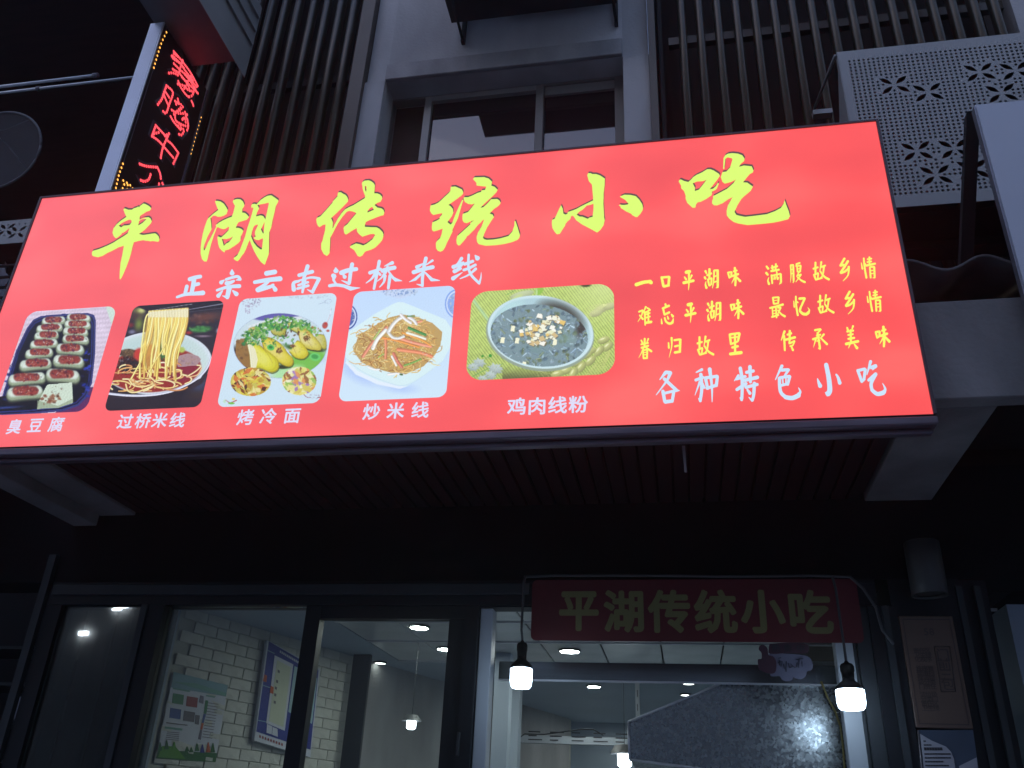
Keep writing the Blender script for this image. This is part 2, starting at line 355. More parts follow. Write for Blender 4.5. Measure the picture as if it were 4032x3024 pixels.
# ------------------------------------------------------------------ brush lettering: outlines and strokes
def P(s):
    a = s.split(); return [tuple(float(q) for q in t.split(',')) for t in a]
BIG = [  # (crop origin and scale, outer outlines, holes)
 ('平', (340, 780, .1989), ["735,232 750,212 775,212 830,235 905,235 945,205 1000,190 1030,170 1045,190 1065,160 1095,140 1130,112 1165,120 1225,150 1265,180 1283,205 1270,235 1240,255 1190,270 1130,310 1065,350 1055,385 1055,435 1120,405 1185,388 1235,382 1275,410 1293,455 1285,490 1250,530 1160,625 1100,670 1040,710 1075,725 1130,735 1220,722 1290,710 1365,702 1400,725 1430,760 1447,815 1440,850 1420,865 1320,850 1265,858 1240,848 1165,845 1135,832 1030,850 940,875 915,960 885,1090 850,1210 790,1370 735,1500 700,1570 672,1612 660,1600 665,1460 680,1290 715,1130 730,1040 748,942 640,975 520,1040 420,1085 320,1145 230,1172 130,1150 115,1125 112,1085 130,1050 250,1015 350,975 430,940 540,885 640,820 740,760 820,705 855,610 845,598 790,645 725,688 700,690 700,710 650,755 600,792 575,790 540,750 520,690 540,605 600,525 680,455 795,378 770,320"],
  ["640,550 690,585 740,550 810,545 860,535 895,490 900,455 880,428 840,430 780,455 700,495", "1025,550 1110,500 1195,420 1130,410 1075,430 1045,455"]),
 ('湖', (740, 740, .1989), ["540,280 545,262 590,262 650,275 710,315 750,370 785,430 785,460 762,520 710,550 640,572 590,572 545,550 500,550 445,600 460,700 467,820 440,870 385,970 360,1040 330,1110 312,1180 312,1235 330,1240 360,1190 400,1090 460,980 520,860 560,775 555,740 620,690 700,645 800,600 870,575 900,500 935,360 890,280 905,245 970,225 1040,230 1090,270 1118,335 1110,370 1080,410 1072,490 1130,500 1180,540 1208,580 1165,630 1100,650 1000,680 975,720 945,795 1000,795 1060,815 1095,850 1080,900 1045,960 1038,1045 1000,1090 920,1150 810,1218 735,1238 725,1278 680,1250 625,1190 600,1110 585,980 600,965 640,980 660,985 740,915 805,845 822,775 800,770 750,805 700,818 650,805 590,775 570,790 510,950 460,1110 420,1270 385,1420 365,1458 320,1455 280,1410 255,1310 255,1200 270,1060 300,900 340,760 375,660 400,610 500,520 605,440 580,390",
   "1260,400 1257,350 1280,325 1320,318 1360,330 1440,245 1520,190 1580,160 1650,150 1720,195 1790,245 1785,280 1740,360 1715,480 1675,640 1650,780 1610,880 1605,1040 1605,1200 1600,1310 1560,1420 1525,1515 1505,1515 1440,1460 1380,1375 1310,1250 1260,1130 1225,1030 1195,1090 1150,1210 1110,1290 1070,1340 1020,1415 985,1450 950,1440 905,1405 920,1385 980,1340 1030,1240 1080,1110 1130,980 1180,800 1230,650 1270,520 1300,400 1285,385"],
  ["672,1010 712,1155 760,1105 815,1080 860,1020 905,955 830,995 760,1012", "1375,338 1440,325 1520,310 1600,290 1605,320 1570,480 1535,630 1520,600 1490,560 1440,548 1345,570 1370,480 1410,405", "1445,820 1524,660 1500,905 1485,905", "1250,960 1270,860 1300,770 1340,735 1385,725 1390,745 1330,870 1330,920 1345,965 1300,995 1340,1025 1400,1035 1480,995 1490,1020 1475,1160 1465,1222 1440,1222 1370,1170 1300,1080"]),
 ('传', (1200, 700, .1989), ["655,320 665,295 715,290 760,320 810,345 840,380 858,430 855,470 820,510 730,600 640,690 520,800 545,850 558,890 548,1010 560,1000 600,920 660,810 730,710 800,630 880,585 960,550 1100,465 1190,410 1200,370 1170,290 1150,230 1143,160 1132,120 1150,85 1190,62 1270,55 1320,75 1370,115 1388,150 1385,210 1375,312 1440,315 1490,335 1530,375 1530,420 1500,475 1430,500 1380,540 1440,595 1520,610 1560,640 1575,690 1560,740 1500,755 1380,800 1280,840 1210,875 1190,940 1188,975 1300,982 1420,985 1480,1015 1540,1075 1558,1120 1552,1180 1530,1240 1470,1310 1390,1385 1310,1425 1210,1455 1180,1480 1140,1540 1090,1565 1050,1550 1020,1500 985,1440 960,1420 892,1375 920,1350 1015,1305 1090,1320 1160,1345 1230,1310 1340,1225 1398,1135 1370,1112 1300,1115 1220,1140 1140,1168 1080,1120 1045,1080 1035,1050 1035,995 950,1040 860,1100 825,1122 800,1118 785,1095 770,1010 780,975 850,920 930,820 1025,710 1010,690 940,665 880,655 830,675 740,780 660,900 600,1010 560,1090 505,1190 500,1340 490,1490 460,1530 430,1548 375,1510 330,1420 327,1310 355,1250 380,1140 405,1050 415,925 370,930 290,978 260,950 240,900 230,830 250,795 310,770 420,650 550,500 560,470 650,375"],
  ["1190,170 1205,160 1225,180 1225,240 1215,290 1195,240", "1240,695 1370,640 1350,590 1325,578 1290,600 1245,655"]),
 ('统', (1660, 680, .1989), ["578,320 580,285 670,278 720,300 800,335 822,380 820,420 780,460 700,520 530,640 580,670 620,720 627,790 600,860 510,980 575,1032 610,1000 650,890 700,770 760,640 810,540 825,545 800,620 760,760 720,900 665,1010 612,1130 612,1170 580,1230 545,1310 510,1370 460,1490 420,1545 370,1565 320,1545 290,1500 285,1400 305,1360 370,1300 400,1220 422,1105 330,1140 240,1165 210,1140 205,1080 215,990 300,955 360,920 360,890 405,840 410,800 310,820 230,838 190,800 165,745 180,655 260,635 330,600 400,540 450,490 540,410 575,360",
   "1020,130 1045,98 1240,92 1330,120 1395,180 1380,260 1450,285 1505,340 1480,390 1390,480 1230,625 1160,700 1220,690 1300,620 1380,530 1500,525 1545,555 1565,605 1520,660 1430,720 1345,810 1410,835 1430,880 1370,970 1300,1080 1240,1210 1215,1290 1240,1320 1290,1335 1420,1328 1560,1305 1720,1260 1800,1170 1840,1050 1842,965 1862,965 1900,1080 1947,1235 1935,1290 1900,1330 1790,1375 1650,1410 1480,1435 1270,1447 1130,1415 1100,1370 1092,1280 1120,1190 1190,1070 1245,925 1190,955 1185,975 1120,1030 1040,1130 930,1240 895,1260 885,1290 820,1370 760,1435 730,1442 700,1415 692,1340 710,1260 800,1180 900,1090 965,1030 970,1000 1060,930 890,1000 840,985 815,950 810,870 820,820 920,785 1000,690 1060,610 990,628 920,618 860,580 832,520 845,490 920,490 1000,460 1110,405 1180,385 1190,355 1260,345 1285,275 1200,268 1090,255 1090,205"], []),
 ('小', (2140, 650, .1989), ["870,210 885,165 940,165 965,182 1040,182 1120,208 1215,270 1210,400 1190,560 1190,650 1185,760 1195,920 1200,1030 1212,1090 1190,1190 1130,1280 1062,1337 980,1290 870,1230 770,1180 650,1095 600,1020 575,1002 545,1015 530,1070 480,1110 435,1165 430,1195 380,1270 325,1360 265,1372 220,1320 180,1250 168,1170 172,1095 225,1065 260,990 310,880 350,800 380,860 395,965 440,985 475,970 485,935 560,910 650,875 740,825 860,765 985,705 985,640 970,480 962,390 900,320",
   "1515,630 1600,592 1720,595 1830,620 1900,690 1955,775 1970,850 1960,900 1910,975 1855,1030 1820,1028 1755,990 1740,965 1640,920 1530,850 1530,825 1495,800 1505,790 1600,795 1670,785 1685,765 1620,690"],
  ["655,985 720,1025 770,1025 880,1070 910,1045 975,1030 993,870 993,765 900,795 860,800 780,880 700,930"]),
 ('吃', (2650, 580, .217), ["105,625 120,595 145,588 200,615 280,635 330,590 370,545 430,505 530,460 620,403 680,402 740,425 835,485 850,520 810,580 730,680 660,770 730,755 780,710 820,645 830,660 800,740 770,775 705,805 708,840 695,875 600,940 500,990 450,998 420,1030 405,1095 355,1098 260,1010 232,940 232,880 200,795 150,745 150,700",
   "912,395 920,200 950,150 1000,120 1080,110 1180,120 1260,150 1297,205 1290,250 1230,300 1195,360 1290,335 1430,350 1460,420 1450,455 1390,490 1330,560 1268,640 1350,645 1448,715 1410,790 1290,890 1240,940 1170,1050 1115,1170 1150,1230 1200,1245 1310,1267 1480,1248 1700,1220 1850,1165 1960,1105 2010,1030 2028,965 2060,1060 2100,1160 2122,1250 2090,1305 1960,1340 1820,1368 1620,1390 1350,1412 1180,1382 1100,1355 1020,1295 980,1240 975,1160 1000,1060 1050,970 1085,900 1000,945 900,1015 800,1055 740,1052 712,1020 712,975 730,940 730,890 800,855 980,760 1100,655 1145,585 1050,630 940,660 900,630 870,545 900,455 970,445 1040,370 1080,230 1070,200 990,182 950,210 940,300 930,395"],
  ["358,655 400,735 395,800 470,775 540,690 615,590 540,615 430,622"]),
]
# strokes: "w0 w1 x,y x,y ..."
def S(s):
    out = []
    for q in s.split(';'):
        a = q.split()
        if a: out.append((float(a[0]), float(a[1]), [tuple(float(k) for k in t.split(',')) for t in a[2:]]))
    return out
A1 = (660, 1020, .2893); A2 = (1280, 980, .2893); B1 = (2460, 1000, .2712); B2 = (2960, 980, .2712); CC = (2560, 1400, .434)
WHITE_TOP = [
 ('正', A1, "50 46 300,275 370,252 445,238;58 50 360,265 350,340 328,450;44 44 370,350 420,338;46 44 262,372 240,460;30 60 128,518 250,480 400,468 480,460"),
 ('宗', A1, "20 62 877,150 877,190;20 52 765,290 730,318;32 40 795,278 900,245 960,240 985,275;40 8 985,275 930,288;56 30 805,330 860,318 900,298;30 50 672,425 820,380 975,368;62 50 838,400 820,480 812,520;40 8 810,520 745,500;14 52 748,430 690,500;20 58 888,432 935,475"),
 ('云', A1, "60 58 1345,195 1460,175;44 62 1185,315 1360,285 1530,268;36 46 1380,295 1320,350 1220,415;62 26 1230,420 1400,375 1440,348;26 56 1425,350 1465,415"),
 ('南', A1, "50 36 1905,98 1870,210 1850,270;44 46 1790,220 1880,195 1970,172;28 56 1790,300 1715,325 1718,415;20 34 1710,318 1850,275 1960,250 2060,265;46 40 2060,272 2020,350 1975,440;40 8 1975,450 1900,415;30 30 1780,355 1910,315;32 32 1768,402 1915,362;44 30 1865,290 1835,450;18 18 1835,280 1830,340"),
 ('过', A2, "20 66 145,262 148,295;58 48 222,325 320,290 425,275;50 42 368,210 350,300 330,465;40 8 325,472 225,430;24 50 248,348 266,380;56 22 112,365 130,372 115,420 150,475;40 40 62,502 150,490 260,505;40 52 260,505 350,540;50 6 350,540 475,530"),
 ('桥', A2, "42 32 738,170 715,290 690,420 665,540;46 32 612,325 680,300 755,272;40 10 680,340 630,410 558,465;28 34 722,322 750,350;10 46 808,235 915,190;50 50 780,298 850,275 945,255;44 30 852,255 820,330;34 8 820,310 770,390 705,442;20 44 860,300 920,385 960,420;44 8 960,420 1045,435;42 12 815,368 800,450 742,520;42 34 885,365 860,535"),
 ('米', A2, "46 34 1372,128 1345,250 1325,400 1325,490;34 8 1325,500 1248,480;50 48 1205,318 1330,278 1465,248;12 50 1345,195 1252,248;14 30 1378,215 1462,158;28 36 1320,330 1230,410;36 6 1230,412 1145,450;20 40 1360,320 1440,405;44 8 1450,418 1560,430"),
 ('线', A2, "42 20 1858,130 1810,200 1745,258;52 32 1748,245 1800,225 1880,188;28 34 1880,195 1820,260 1760,308;52 26 1762,305 1850,268;52 8 1742,402 1868,320;38 38 1900,208 2010,168;34 34 1888,288 1960,262 2045,218;36 12 2050,272 1960,350 1838,405;30 34 1955,80 1950,230 1985,350 2095,465;30 4 2098,470 2120,390 2125,318;20 62 2045,92 2072,125"),
]
WHITE_BOT = [
 ('各', CC, "30 8 140,155 88,218;30 28 145,152 182,155;32 6 182,158 150,230 55,357;26 28 128,212 180,260 235,312;28 6 235,316 266,318;28 26 116,325 132,415;22 22 118,345 212,322;26 24 214,328 200,415;30 28 138,420 198,412"),
 ('种', CC, "10 24 418,152 468,128;24 24 415,222 478,198;28 24 460,172 468,300 455,405;22 6 455,412 438,388;20 4 450,240 406,360;20 22 470,248 490,290;26 24 502,208 522,298;26 26 502,202 606,188;24 26 610,192 600,272;24 26 515,296 600,270;32 6 540,125 560,280 562,420"),
 ('特', CC, "22 8 800,182 765,228;28 24 818,115 835,230 832,390;22 8 830,402 815,382;24 24 785,212 862,190;26 28 788,308 868,255;30 24 905,102 910,240;26 26 875,152 935,140;28 30 855,225 972,198;26 26 870,288 970,262;28 22 945,252 940,350 928,405;20 6 925,408 895,378;16 26 882,310 905,342"),
 ('色', CC, "26 8 1195,95 1137,218;26 24 1195,132 1250,128;24 16 1255,130 1215,192;24 24 1182,200 1262,188;26 22 1266,192 1248,262;12 12 1200,205 1206,250;12 12 1232,200 1232,250;22 22 1185,272 1248,256;26 30 1172,205 1182,325 1230,378;34 38 1230,378 1290,385 1345,362;32 4 1350,350 1362,325 1345,290"),
 ('小', CC, "34 44 1597,84 1620,200 1630,310 1615,345;36 6 1612,350 1588,335;8 34 1518,210 1528,240 1542,275;14 30 1688,172 1705,200 1720,248"),
 ('吃', CC, "24 24 1884,135 1920,235;24 24 1890,135 1945,122;26 22 1952,130 1940,212;22 22 1920,236 1942,215;26 8 2000,55 1967,172;30 26 2008,108 2045,92;24 8 2048,98 2018,130;26 28 1985,222 2045,168;30 26 2045,170 2006,250 2012,310;28 38 2012,312 2060,348 2112,338;34 4 2122,330 2132,300 2108,250"),
]
G_PING = "44 42 895,265 940,255;30 8 930,255 932,420 925,522;18 28 868,335 890,368;26 12 972,312 948,368;38 34 858,418 995,388"
G_HU = "30 20 1172,250 1186,280;30 26 1162,340 1172,358;8 32 1180,400 1172,440 1185,490;30 26 1230,222 1228,350;28 26 1200,308 1255,282;26 24 1208,372 1225,455;24 22 1212,368 1262,352;24 24 1262,358 1255,430;22 20 1232,458 1262,436;26 8 1297,245 1290,400 1272,495;26 24 1302,240 1345,238;32 28 1348,240 1350,350 1350,475;24 8 1350,482 1325,492;20 18 1305,325 1340,315;20 18 1302,408 1345,392"
G_WEI = "24 22 1500,272 1518,345;24 24 1502,270 1548,264;26 22 1550,270 1545,322;20 20 1518,345 1555,322;30 26 1598,205 1610,330 1605,455;24 24 1582,252 1625,240;30 28 1568,320 1645,292;24 6 1600,340 1550,425;22 32 1618,332 1675,392"
G_GU = "26 24 925,200 925,370;26 24 898,288 958,268;26 24 905,378 930,445;22 22 910,375 960,352;22 20 965,358 958,422;26 20 935,445 1020,422;26 10 1010,192 988,330;26 24 1018,262 1065,242;24 14 1048,262 1030,380 990,428;20 30 995,325 1050,400 1118,442"
G_XIANG = "30 26 1345,142 1288,240;32 30 1290,240 1335,232;32 28 1395,180 1345,262 1292,342;30 26 1296,348 1350,330 1402,285;30 8 1408,262 1398,380 1325,465"
G_QING = "12 22 1592,205 1606,288;22 26 1626,138 1640,280 1665,418;18 18 1645,215 1654,238;24 22 1708,122 1710,222;22 22 1684,150 1736,142;22 22 1680,192 1734,182;28 28 1665,242 1788,215;22 24 1715,268 1726,415;22 22 1722,262 1772,260;26 24 1778,265 1785,412;14 14 1728,315 1770,310;14 14 1728,360 1772,355;20 8 1782,418 1758,420"
def shift(s, dx, dy, k=1.0, ox=0, oy=0):
    return [(w0 * k, w1 * k, [(ox + (x - ox) * k + dx, oy + (y - oy) * k + dy) for x, y in p]) for w0, w1, p in S(s)]
POEM = [
 ('一', B1, S("46 40 168,445 270,412 350,402;50 46 365,402 382,415")),
 ('口', B1, S("30 34 535,340 562,465;30 28 540,342 640,332;34 30 645,338 635,445;34 32 572,470 638,456")),
 ('平', B1, S(G_PING)), ('湖', B1, S(G_HU)), ('味', B1, S(G_WEI)),
 ('难', B1, S("24 22 208,838 258,818;24 6 262,822 242,900 190,985;20 26 218,892 262,945;24 8 305,768 266,858;28 18 290,845 296,1030;22 22 328,785 355,800;22 22 300,852 366,812;20 22 308,878 362,858;20 22 308,925 364,908;30 34 305,1000 382,986;22 22 338,830 345,990")),
 ('忘', B1, S("26 26 590,730 600,760;28 30 552,790 640,752;26 26 558,795 575,875;26 28 580,880 645,848;12 24 532,945 538,1008;22 34 580,928 600,982 650,1012 690,996;30 8 695,985 702,955 705,935;16 24 620,905 632,940;20 32 680,880 698,905")),
 ('平', B1, shift(G_PING, 28, 472)), ('湖', B1, shift(G_HU, 36, 472)), ('味', B1, shift(G_WEI, 42, 472, 1.04, 1590, 330)),
 ('眷', B1, S("20 22 240,1255 258,1292;26 24 290,1232 286,1335;22 14 342,1232 322,1280;24 24 242,1312 335,1292;26 24 245,1362 340,1332;24 4 270,1368 245,1430 202,1508;22 28 308,1358 385,1412;22 22 265,1402 272,1512;22 20 272,1398 322,1388;26 24 326,1392 322,1512;12 12 282,1430 315,1425;12 12 282,1465 315,1460;24 24 275,1515 322,1510")),
 ('归', B1, S("18 24 635,1290 640,1362;28 4 680,1220 680,1350 642,1502;28 26 722,1252 798,1240;32 30 806,1245 800,1410;26 26 730,1342 772,1330;32 30 730,1430 802,1418")),
 ('故', B1, shift(G_GU, 160, 1012, 1.03, 925, 330)),
 ('里', B1, S("30 28 1525,1172 1542,1308;30 28 1532,1168 1660,1150;32 28 1665,1160 1645,1258;20 20 1558,1215 1640,1202;26 24 1560,1302 1638,1270;28 28 1600,1165 1602,1430;30 30 1562,1358 1640,1340;38 42 1535,1452 1688,1432")),
 ('满', B2, S("24 30 215,255 238,285;30 26 212,350 232,375;8 30 248,415 235,460 250,508;26 24 290,275 370,252;22 22 297,245 305,300;24 22 350,222 345,305;28 26 285,322 392,302;26 22 288,385 298,498;22 22 298,388 415,362;28 28 420,370 425,475;26 8 422,490 400,512;16 16 330,385 322,440;18 18 362,330 372,440;14 14 340,440 350,405;14 14 380,445 390,415")),
 ('腹', B2, S("24 4 565,240 570,380 562,488;22 20 572,236 600,232;24 24 602,240 608,455;20 10 608,470 600,490;14 14 575,300 600,295;14 14 575,360 600,355;24 24 650,222 695,205;22 10 652,218 640,255;20 20 658,252 665,330;20 20 662,250 706,240;24 22 710,248 702,328;12 12 668,290 700,285;20 20 668,332 705,326;20 10 690,332 650,400;20 22 662,388 712,372;22 8 712,378 640,480;18 28 665,412 720,458 770,482")),
 ('故', B2, S(G_GU)), ('乡', B2, S(G_XIANG)), ('情', B2, S(G_QING)),
 ('最', B2, S("22 24 306,710 320,795;22 22 310,708 385,702;26 22 390,705 384,788;12 12 330,750 365,745;22 22 325,798 382,790;26 30 268,858 360,835 450,808;18 18 300,862 306,978;22 22 350,842 360,995;14 14 308,900 350,895;14 14 308,940 350,935;24 26 295,988 385,960;20 20 382,856 415,850;24 12 418,856 375,950;16 30 378,890 430,948 478,978")),
 ('忆', B2, S("12 20 610,758 618,842;22 26 640,692 645,820 668,962;18 20 656,768 668,778;32 28 695,722 765,716;30 24 768,722 715,840;26 34 712,845 700,900 742,942;36 38 742,942 790,948 822,925;30 4 828,912 836,885 812,850")),
 ('故', B2, shift(G_GU, 68, 480)), ('乡', B2, shift(G_XIANG, 76, 480)), ('情', B2, shift(G_QING, 84, 484)),
 ('传', B2, S("32 12 475,1200 430,1325;28 24 470,1265 480,1472;30 26 552,1192 550,1300;26 28 520,1245 572,1226;30 32 495,1318 625,1285;28 22 552,1300 545,1372;24 24 552,1372 618,1338;26 16 618,1345 598,1400;22 22 560,1412 592,1402;20 28 572,1408 598,1470")),
 ('承', B2, S("28 26 920,1180 995,1166;26 18 1000,1172 952,1228;26 28 955,1222 985,1400 990,1435;28 10 990,1448 966,1440;24 24 945,1258 995,1246;28 28 890,1312 975,1282;18 18 948,1338 985,1326;24 4 930,1312 895,1430;28 14 1045,1242 998,1300;18 30 1000,1292 1092,1382")),
 ('美', B2, S("22 26 1385,1145 1395,1175;26 14 1470,1122 1455,1168;26 26 1388,1200 1472,1186;24 24 1402,1250 1466,1238;28 28 1405,1306 1486,1292;26 26 1435,1182 1440,1350;36 34 1372,1380 1542,1342;24 8 1430,1370 1405,1440;18 36 1490,1385 1528,1438")),
 ('味', B2, shift(G_WEI, 300, 928, 1.12, 1490, 200)),
]
CAPTIONS = [
 ('臭豆腐', [(60, 1681), (142, 1676), (224, 1672)], 56),
 ('过桥米线', [(496, 1660), (565, 1658), (631, 1656), (701, 1655)], 57),
 ('烤冷面', [(968, 1644), (1058, 1640), (1152, 1639)], 60),
 ('炒米线', [(1464, 1622), (1559, 1618), (1656, 1615)], 62),
 ('鸡肉线粉', [(2034, 1601), (2115, 1600), (2196, 1596), (2277, 1593)], 66),
]
# ------------------------------------------------------------------ flat prints: colour laid on a fine grid of vertices
def s2l(a):
    a = np.clip(a, 0, 1)
    return np.where(a <= 0.04045, a / 12.92, ((a + 0.055) / 1.055) ** 2.4)
class Paint:
    def __init__(s, X, Y, base):
        s.X, s.Y = X, Y; s.I = np.tile(np.array(base, float) / 255, (len(X), 1))
        s.r = np.random.default_rng(5)
    def fbm(s, sc, seed=0, oct=4, sx=1.0, sy=1.0):
        r = np.random.default_rng(seed); out = np.zeros(len(s.X)); a = 1.0; t = 0
        for k in range(oct):
            for j in range(3):
                an = r.uniform(0, 6.28); f = (2 ** k) / sc * r.uniform(.7, 1.3)
                out += a * np.sin((s.X * sx * math.cos(an) + s.Y * sy * math.sin(an)) * f * 6.28 + r.uniform(0, 6.28) + 1.5 * np.sin((s.X * math.sin(an) - s.Y * math.cos(an)) * f * 3.1 + j))
            t += a * 3; a *= .6
        return out / t
    def mix(s, al, col, idx=None):
        col = np.array(col, float) / 255
        if idx is None: s.I = s.I * (1 - al[:, None]) + col * al[:, None]
        else: s.I[idx] = s.I[idx] * (1 - al[:, None]) + col * al[:, None]
    def ell(s, cx, cy, rx, ry, ang, col, soft=.15, al=1.0, shade=0.0, rag=0.0):
        m = np.where((abs(s.X - cx) < max(rx, ry) * 1.3) & (abs(s.Y - cy) < max(rx, ry) * 1.3))[0]
        if not len(m): return
        a = math.radians(ang); dx = s.X[m] - cx; dy = s.Y[m] - cy
        u = (dx * math.cos(a) + dy * math.sin(a)) / rx; v = (-dx * math.sin(a) + dy * math.cos(a)) / ry
        d = np.sqrt(u * u + v * v)
        if rag: d = d * (1 + rag * np.sin(7 * np.arctan2(v, u) + cx) * .5 + rag * np.sin(13 * np.arctan2(v, u) + cy) * .5)
        k = np.clip((1 - d) / soft, 0, 1) * al
        c = np.array(col, float) / 255
        if shade:
            sh = 1 - shade * np.clip(v * .5 + .5, 0, 1) - shade * .4 * d * d
            cc = c[None, :] * sh[:, None]
            s.I[m] = s.I[m] * (1 - k[:, None]) + cc * k[:, None]
        else: s.mix(k, col, m)
    def poly(s, pts, col, al=1.0):
        P_ = P(pts) if isinstance(pts, str) else pts
        ins = np.zeros(len(s.X), bool); n = len(P_)
        for i in range(n):
            x1, y1 = P_[i]; x2, y2 = P_[(i + 1) % n]
            if y1 == y2: continue
            c = ((y1 > s.Y) != (y2 > s.Y)) & (s.X < (x2 - x1) * (s.Y - y1) / (y2 - y1) + x1)
            ins ^= c
        s.mix(np.where(ins, al, 0.0), col); return ins
    def stk(s, pts, w0, w1, col, lo=.35, hi=.25, al=1.0):
        if isinstance(pts, str): pts = P(pts)
        pts = catmull(pts, 4); n = len(pts)
        xs = [p[0] for p in pts]; ys = [p[1] for p in pts]; W_ = max(w0, w1)
        m = np.where((s.X > min(xs) - W_) & (s.X < max(xs) + W_) & (s.Y > min(ys) - W_) & (s.Y < max(ys) + W_))[0]
        if not len(m): return
        x = s.X[m]; y = s.Y[m]; best = np.full(len(m), 9e9); bw = np.full(len(m), 1.0); sg = np.zeros(len(m))
        for i in range(n - 1):
            ax, ay = pts[i]; bx, by = pts[i + 1]; L = (bx - ax) ** 2 + (by - ay) ** 2 + 1e-9
            t = np.clip(((x - ax) * (bx - ax) + (y - ay) * (by - ay)) / L, 0, 1)
            d = np.hypot(x - ax - t * (bx - ax), y - ay - t * (by - ay))
            w = (w0 + (w1 - w0) * (i + t) / (n - 1)) / 2
            q = d / w < best / bw
            best = np.where(q, d, best); bw = np.where(q, w, bw)
            sg = np.where(q, ((x - ax) * (by - ay) - (y - ay) * (bx - ax)) / math.sqrt(L) / np.maximum(w, .1), sg)
        r = best / bw; k = np.clip((1 - r) * 3, 0, 1) * al
        c = np.array(col, float) / 255
        f = 1 - lo * r * r - lo * .3 * np.clip(sg, -1, 1)
        cc = c[None, :] * f[:, None] + hi * np.exp(-((sg + .3) / .35) ** 2)[:, None]
        s.I[m] = s.I[m] * (1 - k[:, None]) + cc * k[:, None]
    def scat(s, n, cx, cy, rx, ry, size, cols, asp=1.0, seed=0, soft=.4, al=1.0, ang=None):
        r = np.random.default_rng(seed)
        for i in range(n):
            a = r.uniform(0, 6.28); q = math.sqrt(r.uniform(0, 1))
            sz = size * r.uniform(.5, 1.4)
            s.ell(cx + math.cos(a) * q * rx, cy + math.sin(a) * q * ry, sz, sz * asp, r.uniform(0, 180) if ang is None else ang + r.uniform(-25, 25), cols[r.integers(len(cols))], soft, al, .25, .15)
    def jitter(s, amt, sc=22, seed=3):
        s.I = s.I * (1 + amt * s.fbm(sc, seed, 3))[:, None]

def pic_tofu(p):
    p.I = p.I * (1 + .04 * np.sin(p.Y * .12 + p.X * .01) + .05 * p.fbm(300, 1, 2))[:, None]
    p.poly("1150,60 1290,60 1225,290", (205, 225, 215)); p.poly("940,965 1060,950 960,1240 600,1240", (92, 44, 96))
    T = "455,180 700,158 960,148 1030,170 1050,230 1042,600 1010,900 960,1060 860,1160 700,1215 300,1258 -80,1275 -90,1100 20,1090 180,560 300,310 370,220"
    p.poly(T, (52, 58, 120)); T2 = P(T)
    cx, cy = 560, 700
    for k, c in ((.955, (20, 18, 42)), (.93, (40, 48, 118)), (.905, (14, 12, 22))):
        p.poly([(cx + (x - cx) * k, cy + (y - cy) * k) for x, y in T2], c)
    p.scat(26, 940, 820, 50, 330, 14, [(40, 60, 190), (60, 80, 220), (30, 30, 80)], 2.2, 4, .5, .8, 80)
    p.scat(18, 110, 900, 60, 330, 16, [(46, 60, 160), (30, 34, 90)], 2.5, 5, .6, .7, 110)
    L = [(590, 225, 128, 52), (545, 305, 148, 52), (512, 385, 132, 54), (485, 475, 156, 56), (432, 575, 152, 60), (392, 695, 174, 70), (300, 850, 212, 72), (278, 1000, 196, 84)]
    R_ = [(862, 195, 134, 48), (850, 268, 150, 50), (828, 345, 140, 52), (830, 428, 148, 54), (770, 530, 148, 66), (752, 660, 160, 76), (690, 815, 178, 82)]
    for i in range(8):
        for lst, sd in ((L, 1), (R_, 2)):
            if i >= len(lst): continue
            x, y, rx, ry = lst[i]; a = -6 if sd == 1 else 5
            dy = -.10 if sd == 1 else .07; L_ = lambda k, o=0: [(x - rx * k, y - rx * k * dy + o), (x, y + o - 3), (x + rx * k, y + rx * k * dy + o)]
            H_ = ry * 1.75
            p.stk(L_(.74, ry * .62), H_, H_, (72, 78, 66), .3, 0); p.stk(L_(.72, ry * .34), H_, H_, (158, 174, 146), .25, 0)
            p.stk(L_(.70), H_ * .86, H_ * .80, (214, 228, 218), .16, .02)
            p.scat(14, x, y, rx * .8, ry * .5, 13, [(228, 240, 234), (170, 184, 160), (150, 150, 160), (190, 206, 190)], .6, i * 9 + sd, .6, .8)
            sx_ = x + (10 if sd == 1 else 4) + (i % 3 - 1) * 10
            p.stk([(sx_ - rx * .48, y - 2), (sx_ + rx * .46, y - 4)], H_ * .84, H_ * .76, (150, 64, 56), .3, .04)
            p.scat(44, sx_, y - 3, rx * .66, ry * .64, 15, [(168, 66, 56), (120, 46, 40), (186, 92, 70), (112, 54, 90), (150, 44, 48), (205, 140, 110), (96, 50, 60)], .6, i * 5 + sd * 40, .5, .85)
            p.scat(5, x, y - 6, rx * .4, ry * .3, 5, [(250, 235, 230)], .7, i + sd * 90, .5)
    p.poly("520,930 790,905 800,1130 640,1180 410,1195 440,1080", (205, 222, 206))
    p.poly("415,1100 640,1160 800,1080 798,1130 640,1182 410,1195", (150, 166, 140), .8)
    p.scat(30, 560, 1100, 110, 70, 22, [(150, 84, 60), (110, 60, 40), (176, 120, 90)], .7, 77, .5, .75)
    p.scat(20, 650, 990, 90, 50, 11, [(120, 96, 80), (210, 225, 215), (160, 130, 110)], .8, 78, .5, .8)
    p.ell(60, 1180, 260, 22, -4, (60, 90, 190), .8, .6)
    p.jitter(.10, 26)

